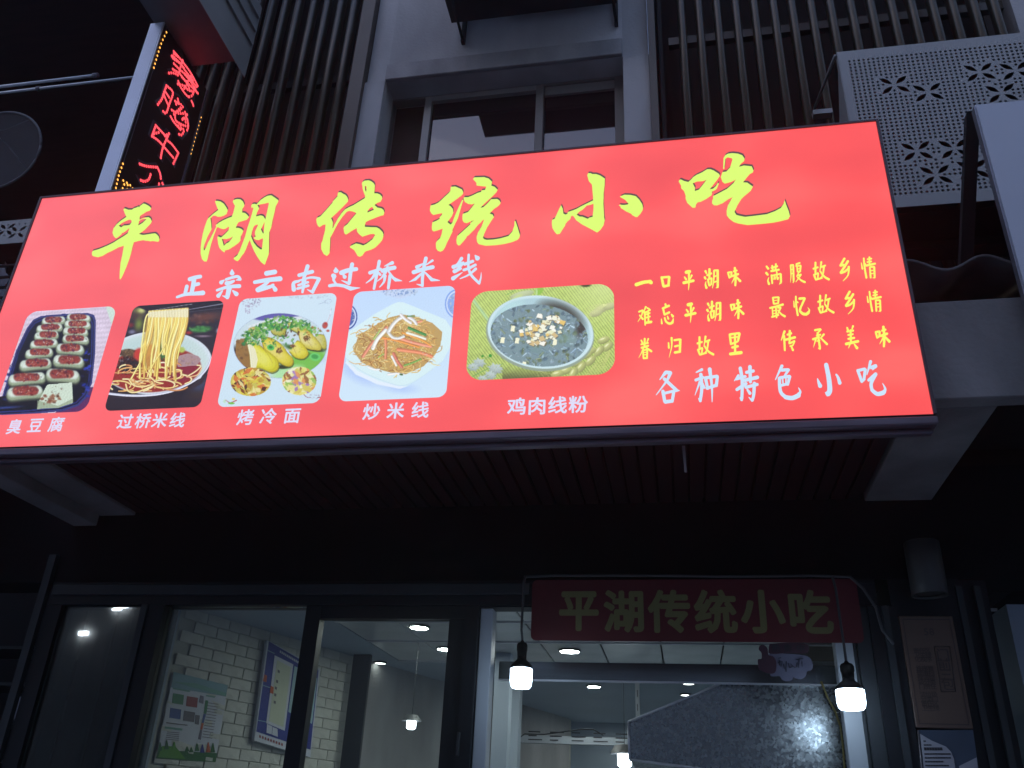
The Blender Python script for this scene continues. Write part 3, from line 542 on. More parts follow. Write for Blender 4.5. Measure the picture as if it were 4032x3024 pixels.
def pic_noodle(p):
    # blurred table behind
    p.I[:] = np.array((44, 38, 48)) / 255
    p.ell(430, 210, 110, 80, 20, (120, 118, 70), .8); p.ell(380, 260, 120, 70, 0, (70, 52, 46), .7); p.ell(470, 190, 60, 40, 10, (200, 205, 130), .8)
    p.ell(440, 350, 70, 110, 10, (130, 150, 60), .8, .8); p.ell(340, 360, 60, 40, 0, (120, 40, 46), .7); p.ell(360, 440, 60, 36, 0, (120, 120, 150), .8)
    p.ell(1200, 270, 260, 70, -8, (96, 60, 52), .7); p.scat(24, 1200, 290, 220, 60, 30, [(110, 66, 54), (80, 50, 44), (130, 90, 80)], .8, 3, .9, .7)
    p.ell(1160, 410, 160, 50, -4, (64, 128, 66), .6); p.scat(20, 1160, 405, 140, 36, 24, [(90, 170, 90), (50, 110, 60), (110, 190, 110)], .7, 4, .9, .8)
    p.ell(1190, 490, 130, 20, 0, (150, 130, 150), .8, .8); p.ell(1380, 430, 50, 50, 0, (190, 185, 210), .7)
    p.ell(1020, 450, 60, 30, 0, (160, 50, 56), .8)
    p.ell(1160, 1060, 160, 110, -40, (66, 70, 100), .8, .8); p.ell(1120, 1180, 170, 70, 0, (60, 46, 44), .8, .8)
    # chopsticks
    p.poly("350,120 1440,70 1430,180 1000,215 560,205", (26, 22, 32)); p.stk("570,195 800,155 1060,115", 5, 8, (120, 118, 130)); p.stk("1020,180 1430,110", 10, 16, (110, 110, 130), .2, .1)
    p.stk("1020,205 1430,160", 14, 20, (50, 48, 60), .2, .1)
    # bowl
    p.poly("80,1150 1280,800 1150,1000 960,1150 900,1340 60,1360", (42, 34, 42))
    p.ell(640, 800, 660, 372, -3, (214, 226, 240), .02); p.ell(640, 796, 640, 352, -3, (200, 220, 222), .1)
    p.ell(620, 640, 560, 190, -4, (190, 214, 216), .4)
    p.ell(620, 880, 560, 270, -5, (150, 48, 40), .06); p.ell(960, 900, 230, 130, -30, (136, 40, 58), .3)
    p.poly("60,1190 500,1200 900,1110 1160,980 1290,760 1300,800 1180,1040 920,1180 560,1260 60,1250", (54, 44, 52))
    p.stk("80,1158 300,1180 520,1180 760,1150 960,1075 1120,985 1230,870 1285,740", 34, 26, (214, 218, 244), .25, .1)
    p.poly("60,1215 500,1215 900,1130 1120,1010 960,1160 900,1345 40,1370", (40, 32, 40)); p.I *= 1
    for k in range(6): p.stk([(80, 1225 + k * 18), (400, 1240 + k * 18), (760, 1200 + k * 16)], 5, 5, (64, 54, 64), .1, 0, .6)
    # toppings
    p.ell(320, 690, 120, 60, 0, (92, 70, 48), .3); p.scat(60, 320, 700, 120, 60, 14, [(120, 94, 60), (70, 50, 36), (150, 120, 84), (60, 44, 34)], .6, 7, .5)
    p.ell(330, 830, 150, 110, 0, (50, 34, 34), .3); p.scat(70, 320, 830, 150, 110, 16, [(40, 30, 32), (90, 40, 36), (140, 70, 50), (30, 24, 28), (120, 110, 120)], .6, 8, .5)
    p.ell(440, 700, 70, 90, 20, (196, 60, 50), .4); p.ell(560, 650, 60, 90, 20, (214, 96, 50), .4); p.ell(500, 720, 50, 70, 10, (220, 70, 50), .5)
    p.ell(720, 650, 80, 120, 10, (58, 110, 60), .4); p.scat(26, 740, 680, 70, 110, 20, [(50, 100, 50), (80, 140, 70), (40, 80, 44)], .7, 9, .5); p.ell(940, 650, 50, 44, 0, (176, 196, 90), .5)
    p.poly("880,800 900,720 1010,690 1130,720 1165,760 1120,830 900,850", (170, 140, 146)); p.scat(22, 1010, 770, 100, 50, 16, [(190, 150, 130), (160, 130, 150), (200, 160, 140)], .7, 10, .6, .7)
    # noodles in the soup
    r = np.random.default_rng(12)
    for i in range(46):
        cx = r.uniform(150, 900); cy = 1010 + r.uniform(-150, 110) - (cx - 500) ** 2 * .00028; rr = r.uniform(60, 170); a0 = r.uniform(0, 6.28); sp = r.uniform(1.0, 2.4)
        pts = [(cx + rr * math.cos(a0 + sp * t / 4), cy + rr * .38 * math.sin(a0 + sp * t / 4)) for t in range(5)]
        c = [(232, 196, 120), (214, 160, 92), (236, 214, 160), (200, 130, 76)][i % 4]
        if cy + rr * .38 > 1150: continue
        p.stk(pts, r.uniform(16, 26), r.uniform(16, 24), c, .35, .18)
    p.stk("670,840 690,800 750,800 765,840", 20, 20, (240, 226, 190)); p.stk("1000,960 1100,900 1160,840 1120,830", 22, 20, (236, 200, 150)); p.stk("1010,965 1120,940 1170,860", 18, 18, (220, 160, 110))
    for a in ("870,880 930,890 930,960 870,990", "620,850 700,850 780,880 760,960", "600,880 640,950 720,990 800,960", "560,850 570,950 640,1020 720,1040", "290,1050 320,1130 420,1140 620,1060", "330,1000 380,1060 480,1080 560,1060"):
        p.stk(a, 24, 22, (238, 206, 140), .3, .2)
    # hanging noodles
    p.poly('575,210 1010,180 975,420 920,640 880,860 800,900 780,600 700,560 640,860 500,900 470,930 490,560 530,300', (206, 170, 78), .75)
    top = np.linspace(565, 1010, 24)
    for i, tx in enumerate(top):
        g = i / 23; b = 480 + g * 420 + r.uniform(-18, 18) if i < 4 else 560 + g * 330 + r.uniform(-22, 22)
        mid = (tx + b) / 2 + r.uniform(-26, 16); ey = 780 + r.uniform(-20, 230)
        y0 = 205 - g * 35
        if i in (10, 11, 12, 13): ey = 640; b = mid + 8
        c = [(238, 216, 120), (226, 196, 92), (244, 230, 150), (214, 176, 84)][i % 4]
        p.stk([(tx, y0), (tx - 8, 330), (mid, 520), (b - 5, 700), (b - 10 + r.uniform(-30, 20), ey)], 34, 30, c, .32, .16)
    p.stk("600,225 540,240 510,330 490,480 470,640 470,760 400,900 350,990", 24, 22, (240, 222, 130), .3, .2)
    p.stk("590,240 560,330 530,480 520,640 500,800 530,900", 20, 20, (226, 190, 80), .3, .2)
    p.stk("1000,230 970,400 930,560 890,750", 26, 18, (236, 214, 110), .3, .2); p.stk("760,560 700,680 620,800 540,960", 20, 20, (232, 206, 110), .3, .2)
    for tx in np.linspace(560, 1010, 26): p.stk([(tx, 212 - (tx - 560) * .08), (tx - 3, 265)], 20, 18, (240, 234, 196), .3, .12)
    p.jitter(.06, 30)

def pic_coldnoodle(p):
    p.scat(60, 420, 170, 110, 60, 9, [(205, 190, 225), (190, 170, 210), (150, 140, 170)], .8, 1, .5, .8); p.scat(24, 400, 250, 50, 50, 9, [(205, 190, 225), (190, 170, 210)], .8, 2, .5, .8)
    p.stk("380,150 410,190 450,200 500,240", 5, 3, (150, 140, 160)); p.scat(50, 1050, 110, 280, 24, 12, [(200, 210, 235), (215, 210, 240)], .5, 3, .6, .6)
    p.stk("1170,195 1230,180 1290,185 1310,150 1270,140 1240,165 1220,150", 5, 5, (140, 150, 190)); p.stk("1310,245 1290,330 1250,420", 6, 12, (205, 190, 210))
    p.ell(1240, 430, 36, 44, 20, (170, 90, 90), .3); p.ell(1250, 410, 20, 16, 0, (190, 60, 50), .3); p.ell(1240, 445, 20, 14, 0, (200, 80, 60), .3); p.ell(1272, 490, 22, 16, 0, (190, 100, 90), .3)
    p.ell(1220, 800, 60, 60, 20, (190, 200, 230), .9, .6)
    # plate
    p.ell(745, 655, 520, 362, 0, (150, 160, 200), .01); pl = (745, 655, 514, 357)
    m = ((p.X - pl[0]) / pl[2]) ** 2 + ((p.Y - pl[1]) / pl[3]) ** 2 < 1
    keep = p.I.copy()
    p.I[m] = np.array((200, 220, 230)) / 255
    p.ell(740, 330, 320, 50, -4, (96, 90, 170), .2); p.poly("380,440 640,350 1000,330 900,420 500,520", (222, 232, 238), .9)
    for k in range(8): p.stk([(430 + 50 * k, 440 - 12 * k), (400 + 50 * k, 520 - 12 * k)], 26, 22, (196, 214, 214), .1, 0, .7)
    p.ell(340, 800, 200, 190, 0, (44, 40, 34), .3); p.scat(60, 330, 800, 150, 140, 20, [(60, 56, 44), (30, 30, 28), (84, 60, 46), (40, 70, 40)], .7, 4, .5)
    p.ell(1000, 850, 330, 150, -22, (120, 190, 80), .3); p.ell(820, 950, 230, 80, -18, (176, 226, 170), .5); p.ell(930, 700, 200, 40, 20, (60, 100, 40), .5)
    p.ell(1100, 690, 160, 30, 10, (40, 50, 30), .4); p.ell(770, 890, 110, 30, 0, (50, 56, 30), .5)
    p.poly("255,600 390,560 420,900 300,880 250,760", (150, 112, 60)); p.scat(24, 320, 700, 60, 130, 24, [(150, 110, 60), (120, 80, 46), (176, 140, 80)], .8, 5, .6)
    def roll(pts, c, hole=None, sd=0):
        q = P(pts); cx = sum(a_[0] for a_ in q) / len(q); cy = sum(a_[1] for a_ in q) / len(q)
        q = catmull(q + [q[0]], 4)
        p.poly([(x + 6, y + 16) for x, y in q], (70, 84, 30), .7); p.poly(q, (c[0] * .74, c[1] * .70, c[2] * .55))
        for k in range(5):
            t = .93 - k * .11; p.poly([(cx - 10 * k + (x - cx) * t, cy - 14 * k * .4 + (y - cy) * t) for x, y in q], (c[0], c[1], min(255, c[2] + 16 * k)), .55)
        xs = [a_[0] for a_ in q]; ys = [a_[1] for a_ in q]
        p.scat(26, cx, cy, (max(xs) - min(xs)) * .33, (max(ys) - min(ys)) * .33, 12, [(c[0], c[1], min(255, c[2] + 60)), (c[0] * .86, c[1] * .82, c[2] * .8)], .7, sd, .8, .35)
        if hole:
            hx, hy, ra, rb, an = hole; p.scat(14, hx, hy, ra * .7, rb * .7, 18, [(150, 104, 60), (120, 80, 46), (190, 150, 80)], .5, sd + 90, .5); p.scat(8, hx, hy, ra * .6, rb * .6, 9, [(90, 54, 34), (190, 140, 90)], .7, sd + 50, .6)
    roll("390,480 440,445 500,460 540,520 500,560 420,540", (206, 190, 76), (465, 492, 36, 16, 10), 1)
    roll("650,440 700,405 780,415 810,470 790,540 700,540 640,500", (196, 196, 84), (722, 440, 52, 26, 5), 2)
    roll("820,400 900,390 1000,440 1100,520 1090,560 960,520 860,470", (206, 208, 90), None, 3)
    roll("1130,525 1245,540 1262,640 1245,690 1200,680 1150,620", (204, 202, 84), None, 4)
    roll("930,460 1040,480 1130,560 1200,655 1190,705 1130,705 1050,690 980,640 950,560", (222, 214, 92), (1040, 575, 50, 52, 40), 5)
    roll("820,690 870,720 900,640 940,595 1000,640 1055,725 1040,775 985,802 900,780", (228, 220, 60), (884, 656, 34, 20, -20), 6)
    roll("530,560 640,565 760,640 830,735 888,800 880,870 820,886 730,840 640,770 560,690", (226, 214, 60), (735, 712, 44, 46, 30), 7)
    roll("362,565 440,600 560,680 700,790 732,860 715,925 640,952 520,905 420,900 405,760", (226, 224, 54), None, 8)
    p.poly("366,570 410,600 470,700 495,800 480,898 420,900 408,760", (232, 230, 196)); p.stk("368,575 400,650 420,760 432,890", 12, 10, (244, 244, 200))
    r = np.random.default_rng(8)
    for i in range(300):
        t = r.uniform(0, 1); cx = 330 + t * 820; cy = 560 - 190 * math.sin(t * 2.4) + r.uniform(-90, 90) + (60 if t < .3 else 0)
        if ((cx - 745) / 480) ** 2 + ((cy - 655) / 320) ** 2 > 1: continue
        if cy > 660 or (cy > 560 and i % 2): continue
        c = [(70, 160, 60), (110, 200, 80), (50, 130, 60), (150, 215, 100), (60, 150, 90), (190, 225, 150)][i % 6]
        p.ell(cx, cy, r.uniform(14, 40), r.uniform(8, 18), r.uniform(0, 180), c, .35, .92, .25, .35)
    p.scat(12, 840, 500, 120, 60, 18, [(90, 50, 40), (120, 80, 50)], .6, 31, .5, .8)
    for pts_ in ("440,560 520,620 560,700", "600,560 690,640 740,760", "860,640 900,700 930,770", "1000,560 1060,620 1100,680", "480,600 600,740 660,850"):
        p.stk(pts_, 10, 6, (150, 110, 50), .2, 0, .45)
    p.scat(60, 640, 600, 300, 60, 20, [(70, 160, 60), (120, 205, 90), (60, 140, 70), (190, 226, 150)], .5, 41, .4, .9)
    p.scat(24, 1090, 500, 110, 60, 18, [(110, 200, 80), (180, 220, 120), (200, 130, 70)], .6, 42, .4, .9)
    p.ell(640, 675, 46, 36, 10, (90, 190, 90), .2); p.ell(640, 672, 26, 18, 10, (50, 120, 60), .3); p.ell(1130, 780, 66, 48, 10, (110, 206, 110), .15); p.ell(1128, 776, 46, 30, 10, (70, 160, 80), .3)
    p.I[~m] = keep[~m]
    for (cx, cy, rx, ry, sd) in ((418, 1055, 224, 158, 1), (956, 1045, 190, 158, 2)):
        mm = ((p.X - cx) / rx) ** 2 + ((p.Y - cy) / ry) ** 2 < 1; k2 = p.I.copy()
        p.I[mm] = np.array((200, 190, 90) if sd == 1 else (226, 224, 150)) / 255
        rr = np.random.default_rng(sd)
        for i in range(80):
            x = cx + rr.uniform(-1, 1) * rx; y = cy + rr.uniform(-1, 1) * ry; w = rr.uniform(30, 80); h = rr.uniform(12, 34); a = rr.uniform(0, 3.1)
            cols = [(232, 214, 110), (190, 150, 60), (120, 60, 40), (236, 226, 160), (80, 40, 34), (210, 120, 60), (216, 200, 70)] if sd == 1 else [(236, 234, 180), (210, 196, 96), (150, 100, 60), (240, 240, 210), (160, 120, 190), (150, 190, 90), (226, 220, 120), (220, 150, 90)]
            q = [(x + w * math.cos(a), y + w * math.sin(a)), (x - h * math.sin(a), y + h * math.cos(a)), (x - w * math.cos(a), y - w * math.sin(a)), (x + h * math.sin(a), y - h * math.cos(a))]
            p.poly(q, cols[i % len(cols)], .9)
        p.I[~mm] = k2[~mm]
    p.stk("140,1255 190,1285 260,1260", 8, 14, (170, 60, 60)); p.ell(205, 1292, 42, 14, 0, (120, 190, 80), .3); p.ell(228, 1245, 22, 16, 0, (230, 210, 140), .3); p.ell(130, 1270, 20, 24, 0, (190, 225, 200), .5)
    p.stk("1005,1195 1040,1225 1080,1230", 10, 6, (140, 50, 60)); p.stk("1160,1230 1200,1225", 12, 8, (140, 50, 60)); p.scat(22, 1120, 1215, 60, 30, 6, [(170, 160, 200), (190, 130, 160)], .8, 9, .5, .8)
    p.jitter(.03, 24)

def pic_fried(p):
    g = np.clip((p.Y - 100) / 1200, 0, 1); p.I = np.stack([.76 + .06 * g, .86 + .05 * g, .985 + 0 * g], 1)
    p.ell(300, 1000, 330, 160, 25, (160, 185, 250), .9, .8); p.ell(720, 1180, 260, 80, 5, (170, 195, 250), .9, .7)
    p.poly("470,100 960,72 860,140 760,185 700,190 600,165 520,135", (198, 216, 246)); p.scat(90, 715, 120, 200, 46, 12, [(150, 185, 240), (210, 228, 252), (120, 160, 230)], .6, 1, .4, .8)
    for cx, cy, rr in ((120, 390, 130), (1360, 250, 145)):
        dark = cx < 500
        c0 = (60, 84, 160) if dark else (130, 165, 236)
        p.ell(cx, cy, rr, rr * 1.15, 0, c0, .02); p.ell(cx, cy, rr - 14, rr * 1.15 - 16, 0, (205, 222, 250), .02); p.ell(cx, cy, rr - 30, rr * 1.15 - 34, 0, c0, .02, .85)
        p.scat(50, cx, cy, rr * .7, rr * .8, 13, [(214, 228, 250), (170, 196, 240)], .6, 2, .4)
    p.poly("120,790 150,560 440,360 640,250 700,228 760,232 1000,330 1220,420 1290,520 1280,720 1180,900 960,1060 790,1165 720,1160 480,1100 250,990 125,880", (216, 240, 246))
    p.poly("125,880 250,990 480,1100 720,1160 790,1165 720,1190 470,1140 230,1030 115,900", (228, 240, 255)); p.stk("130,860 300,1000 560,1110 760,1155 960,1060 1200,880", 14, 10, (190, 216, 240), .1, .1, .7)
    p.poly("200,770 260,600 400,510 600,400 740,365 900,390 1080,460 1190,560 1170,700 1100,820 980,940 780,1030 620,1010 430,960 300,900", (190, 152, 84), .9)
    r = np.random.default_rng(3)
    cen = (690, 700)
    for i in range(420):
        a = r.uniform(0, 6.28); q = r.uniform(0, 1) ** .5; cx = cen[0] + math.cos(a) * q * 440; cy = cen[1] + math.sin(a) * q * 300 + (cen[0] - cx) * .03
        rr = r.uniform(30, 110); a0 = r.uniform(0, 6.28); sp = r.uniform(-2.6, 2.6)
        pts = [(cx + rr * math.cos(a0 + sp * t / 3) - rr * math.cos(a0), cy + .7 * rr * math.sin(a0 + sp * t / 3) - .7 * rr * math.sin(a0)) for t in range(4)]
        c = [(224, 190, 108), (200, 156, 78), (238, 212, 146), (160, 110, 60), (230, 176, 98), (206, 170, 90)][i % 6]
        p.stk(pts, r.uniform(9, 15), r.uniform(8, 13), c, .35, .14)
    for s_, w, c in (("310,830 400,700 500,590 570,510", 44, (222, 140, 110)), ("420,740 470,640 560,540", 52, (240, 246, 240)), ("430,640 500,540", 22, (170, 200, 110)), ("560,640 565,740 560,850", 40, (222, 140, 100)),
                     ("530,625 660,650 800,690 930,730", 30, (236, 150, 70)), ("720,630 840,670 960,700 1060,720", 44, (232, 150, 120)), ("700,755 820,770 950,790 1070,830", 50, (230, 140, 100)), ("750,570 860,610 960,650 1060,710", 26, (240, 160, 70)),
                     ("800,570 900,600 1000,635", 34, (236, 244, 226)), ("820,515 900,550 1000,590", 40, (70, 140, 70)), ("590,560 640,480 700,420 740,400", 52, (226, 226, 224)), ("600,580 640,620 700,630 760,610", 40, (222, 226, 226)),
                     ("730,370 780,420 840,460", 40, (232, 232, 236)), ("820,400 870,430 900,470", 44, (224, 226, 230)), ("650,800 690,880 740,950", 40, (210, 120, 100)), ("630,830 680,930", 30, (240, 240, 236)),
                     ("770,930 860,900 950,860", 26, (120, 170, 80)), ("480,840 540,800", 14, (150, 200, 90)), ("590,1030 680,1020 760,1030", 30, (238, 240, 244)), ("370,950 440,975 490,975", 26, (236, 240, 244)), ("800,385 880,385", 18, (90, 140, 80)), ("920,450 960,440", 30, (232, 150, 120))):
        p.stk(s_, w, w * .9, c, .25, .12)
    p.scat(60, 700, 720, 360, 220, 7, [(250, 246, 236), (240, 220, 190)], .7, 5, .5); p.ell(735, 1030, 26, 14, 10, (80, 110, 70), .4)
    p.jitter(.025, 24)

def pic_chicken(p):
    p.I[:] = np.array((176, 196, 110)) / 255
    q = (p.X * .80 - p.Y * .60)
    st = .5 + .5 * np.sin(q * .21); dk = np.clip((st - .78) * 5, 0, 1)
    low = np.clip((p.Y - 700) / 700, 0, 1)
    p.I *= (1.12 - .38 * dk - .12 * low + .10 * p.fbm(90, 2, 3, 1, 1))[:, None]
    p.mix(np.clip(1 - np.hypot(p.X - 1650, (p.Y - 130)) / 500, 0, 1) * .55, (226, 240, 170)); p.mix(np.clip(1 - abs(q + 60) / 30, 0, 1) * .5 * (p.X < 620), (170, 226, 220))
    p.mix(np.clip((p.Y - 1060) / 120, 0, 1) * (abs(p.X - 800) < 330) * .6, (70, 66, 50))
    p.ell(1440, 100, 80, 34, 0, (70, 70, 40), .5)
    # garlic bulbs and leaves
    p.ell(700, 215, 160, 46, -14, (214, 228, 180), .2, 1, .2); p.ell(640, 250, 90, 30, -30, (200, 216, 150), .3); p.ell(900, 165, 50, 70, 40, (150, 196, 80), .3); p.ell(870, 185, 14, 60, 0, (190, 220, 150), .4); p.stk("520,215 620,165", 8, 5, (90, 160, 70))
    for cx, cy in ((1620, 385), (1720, 350), (1560, 430)): p.ell(cx, cy, 90, 46, -14, (226, 232, 170), .25, 1, .25)
    for k in range(7): p.stk([(1700, 330), (1560, 330 + k * 14), (1440, 380 + k * 22)], 6, 3, (214, 222, 150), .2, .1)
    for i, (cx, cy, a) in enumerate(((1650, 745, -20), (1700, 820, -40), (1600, 870, -50), (1490, 870, -15), (1440, 920, -20), (1500, 985, -45), (1330, 1010, -20), (1390, 1060, -50), (1210, 1100, -20), (1300, 1130, -60), (1110, 1140, -15))):
        p.ell(cx, cy, 84, 46, a, (222, 230, 150), .18, 1, .3); p.ell(cx - 16, cy - 14, 46, 14, a, (244, 248, 200), .6, .8)
    for k in range(9): p.stk([(1720, 860 + k * 8), (1600, 960 + k * 20), (1480 - k * 12, 1120 + k * 10)], 5, 3, (206, 212, 130), .2, .1)
    for k in range(5): p.stk([(1780, 1000 + k * 25), (1700, 1040 + k * 22), (1640, 1060 + k * 30)], 5, 3, (206, 212, 130), .2, .1)
    for k in range(4): p.stk([(890, 1100), (880 + k * 50, 1140), (900 + k * 60, 1180)], 5, 3, (206, 212, 130), .2, .1)
    # flowers
    p.stk("120,1170 300,1080 480,1020", 10, 6, (90, 150, 70)); p.stk("260,970 330,930", 6, 6, (80, 150, 70)); p.ell(330, 925, 22, 22, 0, (60, 150, 60), .3); p.ell(240, 930, 18, 16, 0, (80, 160, 60), .3)
    for cx, cy, rr in ((200, 1010, 74), (130, 1060, 66), (390, 1080, 88), (330, 1155, 70), (240, 1195, 56)):
        p.ell(cx, cy, rr, rr * .72, 10, (206, 224, 222), .2, 1, .22, .25); p.scat(6, cx, cy, rr * .4, rr * .3, 12, [(190, 205, 205), (226, 236, 230), (180, 200, 120)], .7, int(cx), .6, .8)
    # bowl
    p.ell(910, 670, 640, 440, 7, (150, 166, 150), .02); p.ell(915, 650, 625, 428, 7, (206, 232, 240), .02); p.ell(915, 645, 592, 398, 7, (176, 208, 218), .05)
    p.ell(1150, 470, 360, 200, 25, (70, 66, 58), .5, .9); p.ell(560, 420, 240, 130, -40, (186, 222, 226), .5)
    mm = (((p.X - 900) * math.cos(.12) + (p.Y - 690) * math.sin(.12)) / 570) ** 2 + ((-(p.X - 900) * math.sin(.12) + (p.Y - 690) * math.cos(.12)) / 360) ** 2 < 1
    k2 = p.I.copy(); p.I[mm] = np.array((128, 152, 160)) / 255
    r = np.random.default_rng(4)
    p.ell(1420, 560, 110, 200, 20, (66, 60, 56), .5, .9)
    for i in range(420):
        cx = 900 + r.uniform(-1, 1) * 570; cy = 690 + r.uniform(-1, 1) * 350
        if cx > 1380 and cy < 640: continue
        c = [(146, 176, 200), (112, 138, 156), (176, 204, 222), (96, 118, 130), (136, 156, 126), (156, 184, 194), (126, 142, 100)][i % 7]
        if i % 3 == 0: p.stk([(cx, cy), (cx + r.uniform(-60, 60), cy + r.uniform(-50, 50))], r.uniform(14, 34), r.uniform(8, 24), c, .3, .18, .8)
        else: p.ell(cx, cy, r.uniform(16, 42), r.uniform(12, 28), r.uniform(0, 180), c, .4, .8, .3, .25)
    p.ell(1200, 720, 160, 110, 0, (130, 160, 150), .8, .6); p.ell(860, 860, 220, 70, 10, (120, 150, 150), .8, .5)
    p.scat(120, 900, 700, 540, 320, 6, [(226, 240, 255), (200, 225, 245)], .6, 6, .5, .9)
    for i in range(70):
        a = r.uniform(0, 6.28); q_ = r.uniform(0, 1) ** .6; cx = 930 + math.cos(a) * q_ * 250; cy = 620 + math.sin(a) * q_ * 170 - (cx - 930) * .25
        w = r.uniform(22, 46); an = r.uniform(0, 3)
        qd = [(cx + w * math.cos(an + k * 1.57 + r.uniform(-.3, .3)), cy + w * .8 * math.sin(an + k * 1.57 + r.uniform(-.3, .3))) for k in range(4)]
        sh = [(x + 5, y + 10) for x, y in qd]
        p.poly(sh, (120, 110, 90), .7); p.poly(qd, [(244, 246, 226), (236, 236, 200), (232, 200, 120), (250, 250, 240), (214, 190, 140)][i % 5])
    for cx, cy in ((590, 610), (470, 745), (640, 750), (720, 1030), (1080, 770)): p.poly([(cx - 26, cy + 30), (cx - 12, cy - 36), (cx + 30, cy - 30), (cx + 20, cy + 34)], (246, 246, 216))
    p.I[~mm] = k2[~mm]
    p.jitter(.04, 22)

def picture(name, cr, corners, fn, base, rad, parent, label, nx=210):
    f = crop(*cr)
    W_ = [atY(*f(*c), YS) if c else None for c in corners]   # TL TR BR BL on the sign face
    if W_[3] is None: W_[3] = np.array([W_[0][0], YS, W_[2][2]])
    x0 = (W_[0][0] + W_[3][0]) / 2; x1 = (W_[1][0] + W_[2][0]) / 2; z1 = (W_[0][2] + W_[1][2]) / 2; z0 = (W_[2][2] + W_[3][2]) / 2
    ny = int(nx * (z1 - z0) / (x1 - x0))
    xs = np.linspace(x0, x1, nx); zs = np.linspace(z0, z1, ny); GX, GZ = np.meshgrid(xs, zs)
    gx = GX.ravel().copy(); gz = GZ.ravel().copy()
    # what the print shows at each point (the print was read off the photograph in that zoom's pixels)
    d = np.stack([gx, np.full(gx.shape, YS), gz - HC], 1) @ ROT
    px = CX + FPX * d[:, 0] / -d[:, 2]; py = CY - FPX * d[:, 1] / -d[:, 2]
    p = Paint((px - cr[0]) / cr[2], (py - cr[1]) / cr[2], base); fn(p)
    inkc = s2l(p.I)
    for cx, cz, sx, sz in ((x0 + rad, z0 + rad, -1, -1), (x1 - rad, z0 + rad, 1, -1), (x0 + rad, z1 - rad, -1, 1), (x1 - rad, z1 - rad, 1, 1)):
        dx = (gx - cx) * sx; dz = (gz - cz) * sz; L = np.hypot(dx, dz); m = (dx > 0) & (dz > 0) & (L > rad)
        gx[m] = cx + sx * dx[m] / L[m] * rad; gz[m] = cz + sz * dz[m] / L[m] * rad
    V = np.stack([gx, np.full(gx.shape, YS - .0035), gz], 1)
    i = np.arange(ny - 1)[:, None] * nx + np.arange(nx - 1)[None, :]; i = i.ravel()
    F = np.stack([i, i + 1, i + nx + 1, i + nx], 1)
    org = np.array([(x0 + x1) / 2, YS - .0035, z0])
    me = bpy.data.meshes.new(name); me.vertices.add(len(V)); me.vertices.foreach_set('co', (V - org).ravel())
    me.loops.add(F.size); me.loops.foreach_set('vertex_index', F.ravel()); me.polygons.add(len(F))
    me.polygons.foreach_set('loop_start', np.arange(0, F.size, 4)); me.polygons.foreach_set('loop_total', np.full(len(F), 4))
    me.update(calc_edges=True)
    ca = me.color_attributes.new('ink', 'FLOAT_COLOR', 'POINT')
    ca.data.foreach_set('color', np.concatenate([inkc, np.ones((len(inkc), 1))], 1).ravel())
    me.materials.append(MAT['picture'])
    o = bpy.data.objects.new(name, me); place(o, Vector(org), parent); o['label'] = label
    return o
# ------------------------------------------------------------------ street, opposite building, shop building
g = obj('street_pavement', [(-60, -60, 0), (60, -60, 0), (60, 60, 0), (-60, 60, 0)], [(0, 1, 2, 3)], MAT['ground']); g['kind'] = 'structure'

B = thing('shop_building', (-0.8, 4.5, 0), 'grey rendered building with eaves and an upper window behind the lit red sign', 'building')
Xl = xat(*c2(232, 500), YW); Xr = xat(*c2(1978, 345), YW)
wl = xat(*c2(350, 515), YW); wr = xat(*c2(1820, 358), YW); wt = (zat(*c2(350, 515), YW) + zat(*c2(1820, 358), YW)) / 2; wb = 4.35
ZB = ZS + .15
box('wall', Xl, wl, YW, YW + .22, ZB, 9, 'plaster', B); box('wall', wr, Xr, YW, YW + .22, ZB, 9, 'plaster', B)
box('wall', wl, wr, YW, YW + .22, wt, 9, 'plaster', B); box('wall', wl, wr, YW, YW + .22, ZB, wb, 'plaster', B)
lt = (zat(*c2(345, 420), YW) + zat(*c2(1820, 262), YW)) / 2
box('window_surround', wl, wr, YW - .03, YW - .001, wt, lt, 'plaster_dark', B, 'rendered lintel band over the window', bev=.004)
jl = xat(*c2(203, 530), YW); jz = zat(*c2(205, 530), YW); jz2 = zat(*c2(1980, 350), YW)
box('window_surround', jl, wl - .001, YW - .022, YW - .001, ZB, jz, 'plaster', B, bev=.004)
box('window_surround', wr + .001, xat(*c2(1990, 500), YW), YW - .022, YW - .001, ZB, jz2, 'plaster', B, bev=.004)
# window: frame set back in the reveal
YF = YW + .16
fx = [xat(*c2(400, 640), YF), xat(*c2(603, 620), YF), xat(*c2(645, 620), YF), xat(*c2(1288, 556), YF), xat(*c2(1335, 552), YF), xat(*c2(1770, 520), YF)]
ft = (zat(*c2(620, 618), YF) + zat(*c2(1800, 505), YF)) / 2
Wn = box('window', wl, wr, YF - .02, YF + .04, ft, wt, 'winframe', B, 'window frame head')
box('frame_rail', wl, fx[0], YF - .02, YF + .04, wb, ft, 'winframe', Wn); box('frame_rail', fx[5] + .0, wr, YF - .02, YF + .04, wb, ft, 'winframe', Wn)
box('frame_rail', fx[3] + .001, fx[4], YF - .035, YF + .02, wb, ft - .002, 'winframe', Wn)
st = zat(*c2(650, 650), YF)
box('sash_rail', fx[1], fx[2], YF - .03, YF + .02, wb, ft - .002, 'winframe2', Wn); box('sash_rail', fx[2] + .001, fx[3], YF - .03, YF + .02, st, ft - .002, 'winframe2', Wn)
box('sash_rail', fx[4] + .001, fx[5], YF - .008, YF + .03, zat(*c2(1340, 600), YF), ft - .002, 'winframe2', Wn)
box('pane', fx[2], fx[3], YF, YF + .006, wb, st, 'pane', Wn); box('pane', fx[4], fx[5], YF + .01, YF + .016, wb, zat(*c2(1340, 600), YF), 'pane', Wn)
